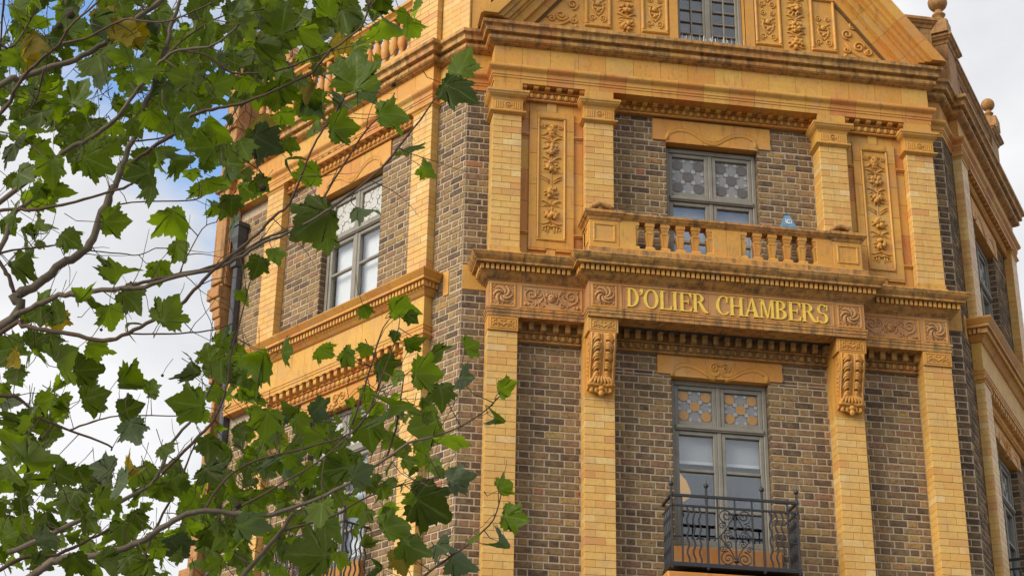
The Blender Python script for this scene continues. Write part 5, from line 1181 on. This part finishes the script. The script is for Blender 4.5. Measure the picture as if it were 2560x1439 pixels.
# --- leaves
HALF = [(0, .03), (.08, -.04), (.19, .03), (.29, -.03), (.36, .04), (.46, .03), (.46, .13), (.60, .17), (.53, .24), (.52, .31), (.45, .37), (.53, .42), (.50, .49), (.60, .53), (.68, .66), (.55, .64), (.52, .71), (.42, .68), (.35, .63), (.36, .73), (.27, .74), (.27, .84), (.17, .86), (.14, .97), (0, 1.10)]
TIPS = {7, 14, 24}
def leaf_data(v):
    rr = random.Random(300+v); cup = rr.uniform(-.7, 1.0); droop = rr.uniform(-.3, 1.3); tw = rr.uniform(-1.0, 1.0); fold = rr.uniform(-.1, .6); wv = rr.uniform(.03, .075)
    if v >= 10: cup, fold, droop = 1.6, .9, rr.uniform(.4, 1.6)
    last = len(HALF)-1; wl, wr = rr.uniform(.82, 1.12), rr.uniform(.82, 1.12)
    jit = lambda k=.07: 1+rr.uniform(-k, k)
    out = [(x*wr*jit(), y*jit(.06), 1.0 if i in TIPS else 0.0) for i, (x, y) in enumerate(HALF)]
    out += [(-x*wl*jit(), y*jit(.06), 1.0 if i in TIPS else 0.0) for i, (x, y) in reversed(list(enumerate(HALF))) if 0 < i < last]
    vs, vein = [], []
    def P(x, y):
        z = fold*abs(x)*.6+cup*x*x*.9-droop*y*y*.35+tw*x*y*.45+wv*math.sin(8*x+v)*math.sin(7*y+2*v); k = 1/(1+.25*abs(cup)*abs(x)); return (x*k, y*(1-.10*max(droop, 0)*y), z)
    org = (0, .10); vs.append(P(*org)); vein.append(1)
    n = len(out)
    for f in (.36, .70, 1.0):
        for x, y, t in out:
            e = 1 if f < 1 else 1; vs.append(P(org[0]+(x-org[0])*f*e, org[1]+(y-org[1])*f*e)); vein.append(t*(1 if f < 1 else .6))
    fs = [(0, 1+i, 1+(i+1) % n) for i in range(n)]
    for k in (0, 1):
        for i in range(n): fs.append((1+k*n+i, 1+(k+1)*n+i, 1+(k+1)*n+(i+1) % n, 1+k*n+(i+1) % n))
    return vs, fs, vein
LD = [leaf_data(v) for v in range(13)]
LME = {}
def leaf_mesh(v, mk):
    if (v, mk) not in LME:
        vs, fs, ve = LD[v]; me = bpy.data.meshes.new('leaf'); me.from_pydata(vs, [], fs); me.materials.append(mk)
        a = me.attributes.new('vein', 'FLOAT', 'POINT'); a.data.foreach_set('value', ve); me.polygons.foreach_set('use_smooth', [True]*len(fs)); me.update(); LME[(v, mk)] = me
    return LME[(v, mk)]
LEAVES = []
lr = random.Random(21)
def leaf(x, y, size, ang=None, kind='g', tilt=None, d=None, v=None, tone=None):
    """a leaf whose blade is centred on pixel (x, y); ang = direction of its tip on the picture, degrees anticlockwise from right"""
    d = d or D0+lr.uniform(-.5, .5); ang = math.radians(ang if ang is not None else lr.uniform(-150, -10))
    tx = math.radians(tilt if tilt is not None else lr.gauss(0, 34)); ty = math.radians(lr.gauss(0, 27))
    w = size*d/FPX/1.36
    ydir = (CR_*math.cos(ang)+CU_*math.sin(ang)); nrm = -CF_*(1 if lr.random() < .55 else -1); xdir = ydir.cross(nrm)
    M = Matrix((xdir, ydir, nrm)).transposed()
    M = M @ Matrix.Rotation(tx, 3, 'X') @ Matrix.Rotation(ty, 3, 'Y')
    c = at(x, y, d); p = c-M @ Vector((0, .5*w, 0))
    mk = {'g': LEAF, 'p': LEAFP, 'y': LEAFY, 'o': LEAFO}[kind]
    M4 = (M*w).to_4x4(); M4.translation = p
    LEAVES.append((size, x, y, d, M4, v if v is not None else (lr.randrange(10) if lr.random() < .84 else lr.randrange(10, 13)), mk, lr.random() if tone is None else tone, p))
LIST = [
 (888, 172, 160, 95, 'g', 5, None, 1, .6), (1160, 158, 105, 60, 'g', 15, None, 0, .6), (1150, 228, 145, -25, 'g', 10, None, 4, .1), (985, 280, 120, 10), (1030, 368, 115, 15), (1068, 428, 75, -40, 'p'), (860, 320, 105, 5), (775, 325, 85, 200), (770, 228, 80, 230, 'y'), (812, 235, 85, -70),
 (700, 245, 125, -95), (668, 358, 125, -30, 'p'), (765, 440, 100, 190), (775, 560, 190, 215, 'g', -15, None, 2, .05), (820, 612, 75, -80), (918, 530, 110, -20, 'p'), (645, 668, 85, -100), (690, 640, 65, -60), (612, 742, 60, -70), (625, 893, 130, 200), (712, 880, 90, 20), (560, 832, 70, 120), (555, 925, 100, -80), (475, 915, 100, 150), (520, 880, 70, 100),
 (915, 782, 65, -70), (1010, 768, 105, 15), (1030, 795, 50, -40), (1040, 855, 80, 10), (1092, 895, 110, -40), (1175, 866, 80, 25), (812, 876, 80, -30), (872, 895, 80, -60), (962, 925, 95, -60), (1070, 934, 110, 0), (985, 842, 45, -110, 'p'),
 (1265, 967, 75, 30), (1246, 1047, 70, -5, 'p', 65), (1163, 943, 90, 10, 'p', 60), (1107, 985, 95, -70), (725, 1016, 70, 170), (800, 1018, 95, 40, 'p'), (665, 1060, 110, -100), (751, 1062, 80, -60), (785, 1104, 105, 200), (923, 1082, 115, -80), (976, 1015, 125, 10), (1054, 1068, 135, 200), (1129, 1100, 110, -60), (728, 1142, 120, 10, 'p', 50), (837, 1172, 125, 190), (766, 1186, 85, 160), (904, 1178, 95, 30, 'p'), (1152, 1197, 95, 10, 'p'), (1077, 1268, 155, -30, 'g', 10, None, 5, .0), (964, 1232, 75, -60), (807, 1284, 105, -80), (627, 1310, 125, 5, 'p', 45), (590, 1376, 105, -50), (534, 1343, 105, -70), (770, 1385, 150, 175), (844, 1325, 95, -90), (912, 1348, 60, 60, 'o'), (994, 1306, 125, 20), (1035, 1370, 125, -30), (1002, 1406, 100, -80, 'y'), (931, 1415, 105, 180), (1152, 1407, 125, -40, 'p'), (1107, 1370, 95, -20, 'p', 55), (1264, 1216, 80, 30), (1288, 1294, 95, -10), (1256, 1358, 90, -50, 'p', 66, None, 11), (1187, 1350, 50, -60), (616, 1234, 55, -90), (530, 1186, 115, -30), (552, 1126, 105, 170), (522, 1118, 90, -90),
 (335, 957, 105, 0), (379, 965, 60, 80), (384, 988, 42, -80, 'o'), (238, 990, 105, 15), (325, 1022, 90, 20), (335, 1080, 95, -70, 'p'), (469, 1008, 125, 170), (418, 1123, 75, -20), (249, 1173, 115, 170, 'p'), (335, 1166, 85, 60, 'y'), (310, 1209, 105, 0, 'p'), (162, 1188, 95, -20), (173, 1256, 130, -110), (267, 1246, 95, 0), (306, 1337, 95, -85), (407, 1238, 95, -80), (346, 1300, 75, -60), (97, 1149, 125, 10), (32, 1094, 135, 100), (22, 1172, 115, -60), (72, 1047, 95, 80), (119, 1004, 95, 0), (126, 1343, 95, 20, 'p'), (202, 1415, 115, -60), (267, 1419, 105, -40), (325, 1415, 105, -70), (444, 1372, 105, -60, 'p'), (371, 1426, 75, -90), (397, 1379, 65, -60), (231, 1303, 75, -40), (22, 1336, 95, 30), (61, 1310, 75, -60), (180, 1336, 75, 10), (14, 1401, 85, 0), (480, 1246, 85, -70), (105, 1415, 80, -20),
 (379, 481, 105, -85), (441, 566, 135, -75), (455, 628, 95, -60), (292, 555, 105, 0), (177, 600, 85, -30), (56, 642, 110, 20), (305, 678, 105, 60), (396, 680, 85, -95), (332, 750, 105, -40), (424, 775, 115, 60), (243, 748, 105, 40), (192, 736, 70, 95), (146, 775, 100, 95), (108, 738, 60, 80), (278, 795, 95, -80), (320, 816, 75, -30), (250, 872, 95, -20), (160, 895, 145, 60), (222, 925, 110, 0), (87, 853, 95, 30), (132, 853, 75, -60), (42, 895, 85, -70, 'y'), (20, 872, 120, 190), (521, 482, 120, -80), (149, 482, 115, -40), (87, 490, 105, 160), (30, 540, 90, 200),
 (707, 52, 125, 80), (814, 22, 125, 120), (864, 52, 110, -70), (952, 20, 95, -95), (976, 68, 125, -40), (1052, 22, 110, -70), (764, 45, 75, -30), (776, 85, 115, -20), (620, 60, 100, 30), (672, 110, 110, -10), (583, 150, 68, -95, 'o'), (640, 50, 75, 100, 'y'), (730, 105, 80, -60), (655, 170, 90, 200), (620, 215, 90, -60), (560, 205, 90, 20), (520, 60, 110, 10), (545, 330, 120, -40), (580, 410, 115, -10), (610, 375, 90, -60), (510, 370, 100, 190), (255, 165, 140, -60), (150, 260, 130, 0), (200, 230, 115, 60), (100, 300, 130, -80), (40, 380, 120, -60), (60, 440, 100, -20), (245, 365, 105, 20), (240, 410, 130, -30), (130, 430, 115, -90), (470, 245, 70, -90, 'y'), (455, 320, 90, -40), (365, 175, 95, 0), (310, 75, 100, 60, 'y'), (350, 90, 90, 0, 'y'), (265, 60, 110, -20, 'p'), (90, 45, 100, 60), (45, 20, 85, 150), (105, 105, 95, -60, 'y'), (70, 145, 95, -90, 'y'), (160, 20, 110, 10), (30, 150, 90, 190), (190, 65, 80, 20, 'p'), (420, 270, 105, -30), (380, 300, 95, -80), (340, 320, 70, -60), (400, 400, 95, -60), (455, 400, 90, 0), (345, 440, 105, 200), (480, 440, 60, -90), (190, 330, 95, -40), (540, 150, 120, 0), (490, 170, 110, -60), (450, 195, 95, 170), (410, 210, 90, -90), (590, 20, 90, 60), (485, 20, 80, 120), (300, 140, 85, 160)]
for e in LIST: leaf(*e)
GAPS = [(120, 62, 42), (28, 105, 26), (175, 190, 30), (250, 250, 34), (470, 262, 30), (440, 60, 22), (330, 385, 34), (372, 335, 26), (200, 455, 36), (60, 195, 20), (228, 25, 22), (520, 300, 34), (450, 440, 26), (330, 640, 120), (200, 690, 90), (440, 720, 95), (480, 820, 80), (380, 880, 90), (300, 900, 60), (250, 560, 70), (500, 600, 60), (180, 540, 60), (290, 1110, 95), (400, 1010, 40), (190, 1120, 60), (480, 1170, 30), (100, 960, 40), (380, 1300, 30), (150, 1290, 25), (640, 800, 90), (880, 620, 90), (880, 750, 70), (760, 720, 80), (990, 620, 120), (1120, 500, 90), (990, 460, 60), (900, 440, 35), (1010, 160, 55)]
def fill(cx, cy, rx, ry, n, lo=55, hi=105):
    k = 0; tries = 0
    while k < n and tries < n*30:
        tries += 1; a = lr.uniform(0, 6.283); r = math.sqrt(lr.random()); x, y = cx+rx*r*math.cos(a), cy+ry*r*math.sin(a)
        if any((x-gx)**2+(y-gy)**2 < gr*gr for gx, gy, gr in GAPS): continue
        kd = lr.random(); leaf(x, y, lr.uniform(lo, hi), None, 'p' if kd < .07 else ('y' if kd < .11 else 'g'), None, D0+lr.uniform(.1, 2.0)); k += 1
fill(250, 200, 310, 235, 120, 45, 100); fill(550, 130, 190, 150, 50, 45, 95); fill(80, 1180, 130, 160, 22, 45, 90); fill(770, 110, 170, 110, 16, 40, 90); fill(50, 560, 90, 110, 14, 40, 85); fill(130, 1040, 190, 130, 26, 40, 85); fill(300, 1310, 340, 150, 74, 40, 90); fill(700, 1260, 250, 180, 72, 40, 90); fill(960, 1120, 150, 170, 32, 35, 80); fill(590, 1010, 120, 120, 20, 35, 80); fill(70, 860, 110, 90, 18, 40, 85); fill(620, 350, 120, 130, 22, 50, 95); fill(730, 160, 210, 160, 50, 50, 105); fill(850, 60, 220, 80, 18, 50, 100); fill(200, 180, 260, 200, 40, 50, 100); fill(570, 480, 60, 90, 7, 50, 90); fill(580, 870, 90, 90, 10, 45, 85); fill(250, 200, 320, 240, 80, 35, 80); fill(280, 1300, 350, 160, 75, 35, 80); fill(720, 1230, 260, 200, 75, 35, 80); fill(950, 1050, 170, 180, 22, 30, 60); fill(560, 960, 130, 120, 14, 30, 60)
fill(-170, 700, 130, 800, 60); fill(450, -130, 650, 110, 46); fill(500, 1530, 600, 80, 30)
LEAVES.sort(key=lambda e: -(e[0]*(1 if (0 < e[1] < 1340 and 0 < e[2] < 1439) else .2)))
TW = MB(); TW.smooth = True; FO = MB(); FO.smooth = True; fvein = []
for i, (size, x, y, d, M4, v, mk, tone, p) in enumerate(LEAVES):
    near = min(BPTS, key=lambda b: (b[0]-x)**2+(b[1]-y)**2+((b[2]-d)*120)**2)
    q = at(near[0], near[1], near[2]); dist = (q-p).length
    yd = (M4.to_3x3() @ Vector((0, 1, 0))).normalized()
    if dist > .30: q = p-yd*.10+Vector((lr.uniform(-.04, .04), lr.uniform(-.04, .04), lr.uniform(.0, .05)))+(q-p).normalized()*.10
    mid = p+(q-p)*.5-yd*.02+Vector((0, 0, -.012))
    sc_ = (M4.to_3x3() @ Vector((0, .10, 0)))
    tube(TW, [p+sc_, p+(mid-p)*.5, mid, q], [.0011, .0014, .0015, .0020], 4)
    if i < 300: inst(leaf_mesh(v, mk), 'leaf', T, M4, tone)
    else:
        vs, fs, ve = LD[v]; FO.cur = tone; b = len(FO.v); FO.v += [tuple(M4 @ Vector(c)) for c in vs]; fvein += ve
        for f in fs: FO.face([b+k for k in f])
tr_ = random.Random(5)
for bx, by, bd in BPTS[::4]:               # bare side twigs
    if tr_.random() < .35 or not (-200 < bx < 1300): continue
    a = math.radians(tr_.uniform(10, 110) if tr_.random() < .7 else tr_.uniform(-70, 10)); x, y, L = bx, by, tr_.uniform(50, 190); pts = [at(x, y, bd)]; nseg = 5
    for k in range(nseg):
        a += tr_.uniform(-.35, .35); x += L/nseg*math.cos(a); y -= L/nseg*math.sin(a); pts.append(at(x, y, bd+tr_.uniform(-.03, .03)*k))
    tube(TW, pts, [1.5*bd/FPX*(1-.13*k) for k in range(nseg+1)], 4)
TW.build('twigs', TWIG, T)['kind'] = 'stuff'
fo = FO.build('foliage', LEAF, T, recalc=False, attr=True); fo['kind'] = 'stuff'
a = fo.data.attributes.new('vein', 'FLOAT', 'POINT'); a.data.foreach_set('value', fvein)
# --- seed balls
for x, y, r in ((657, 469, 10), (595, 1262, 9), (985, 212, 6), (177, 38, 11), (148, 65, 10), (252, 248, 4), (99, 1096, 5), (253, 824, 4), (406, 938, 4)):
    m = MB(); c = at(x, y, D0-.25); R = r*(D0-.25)/FPX; ball(m, c, R, 12, 8); m.smooth = True; tube(m, [c+Vector((0, 0, R*.8)), c+Vector((.01, .01, R+.03)), c+Vector((.03, .0, R+.06))], .001, 4); m.build('seed_ball', SEED, T)
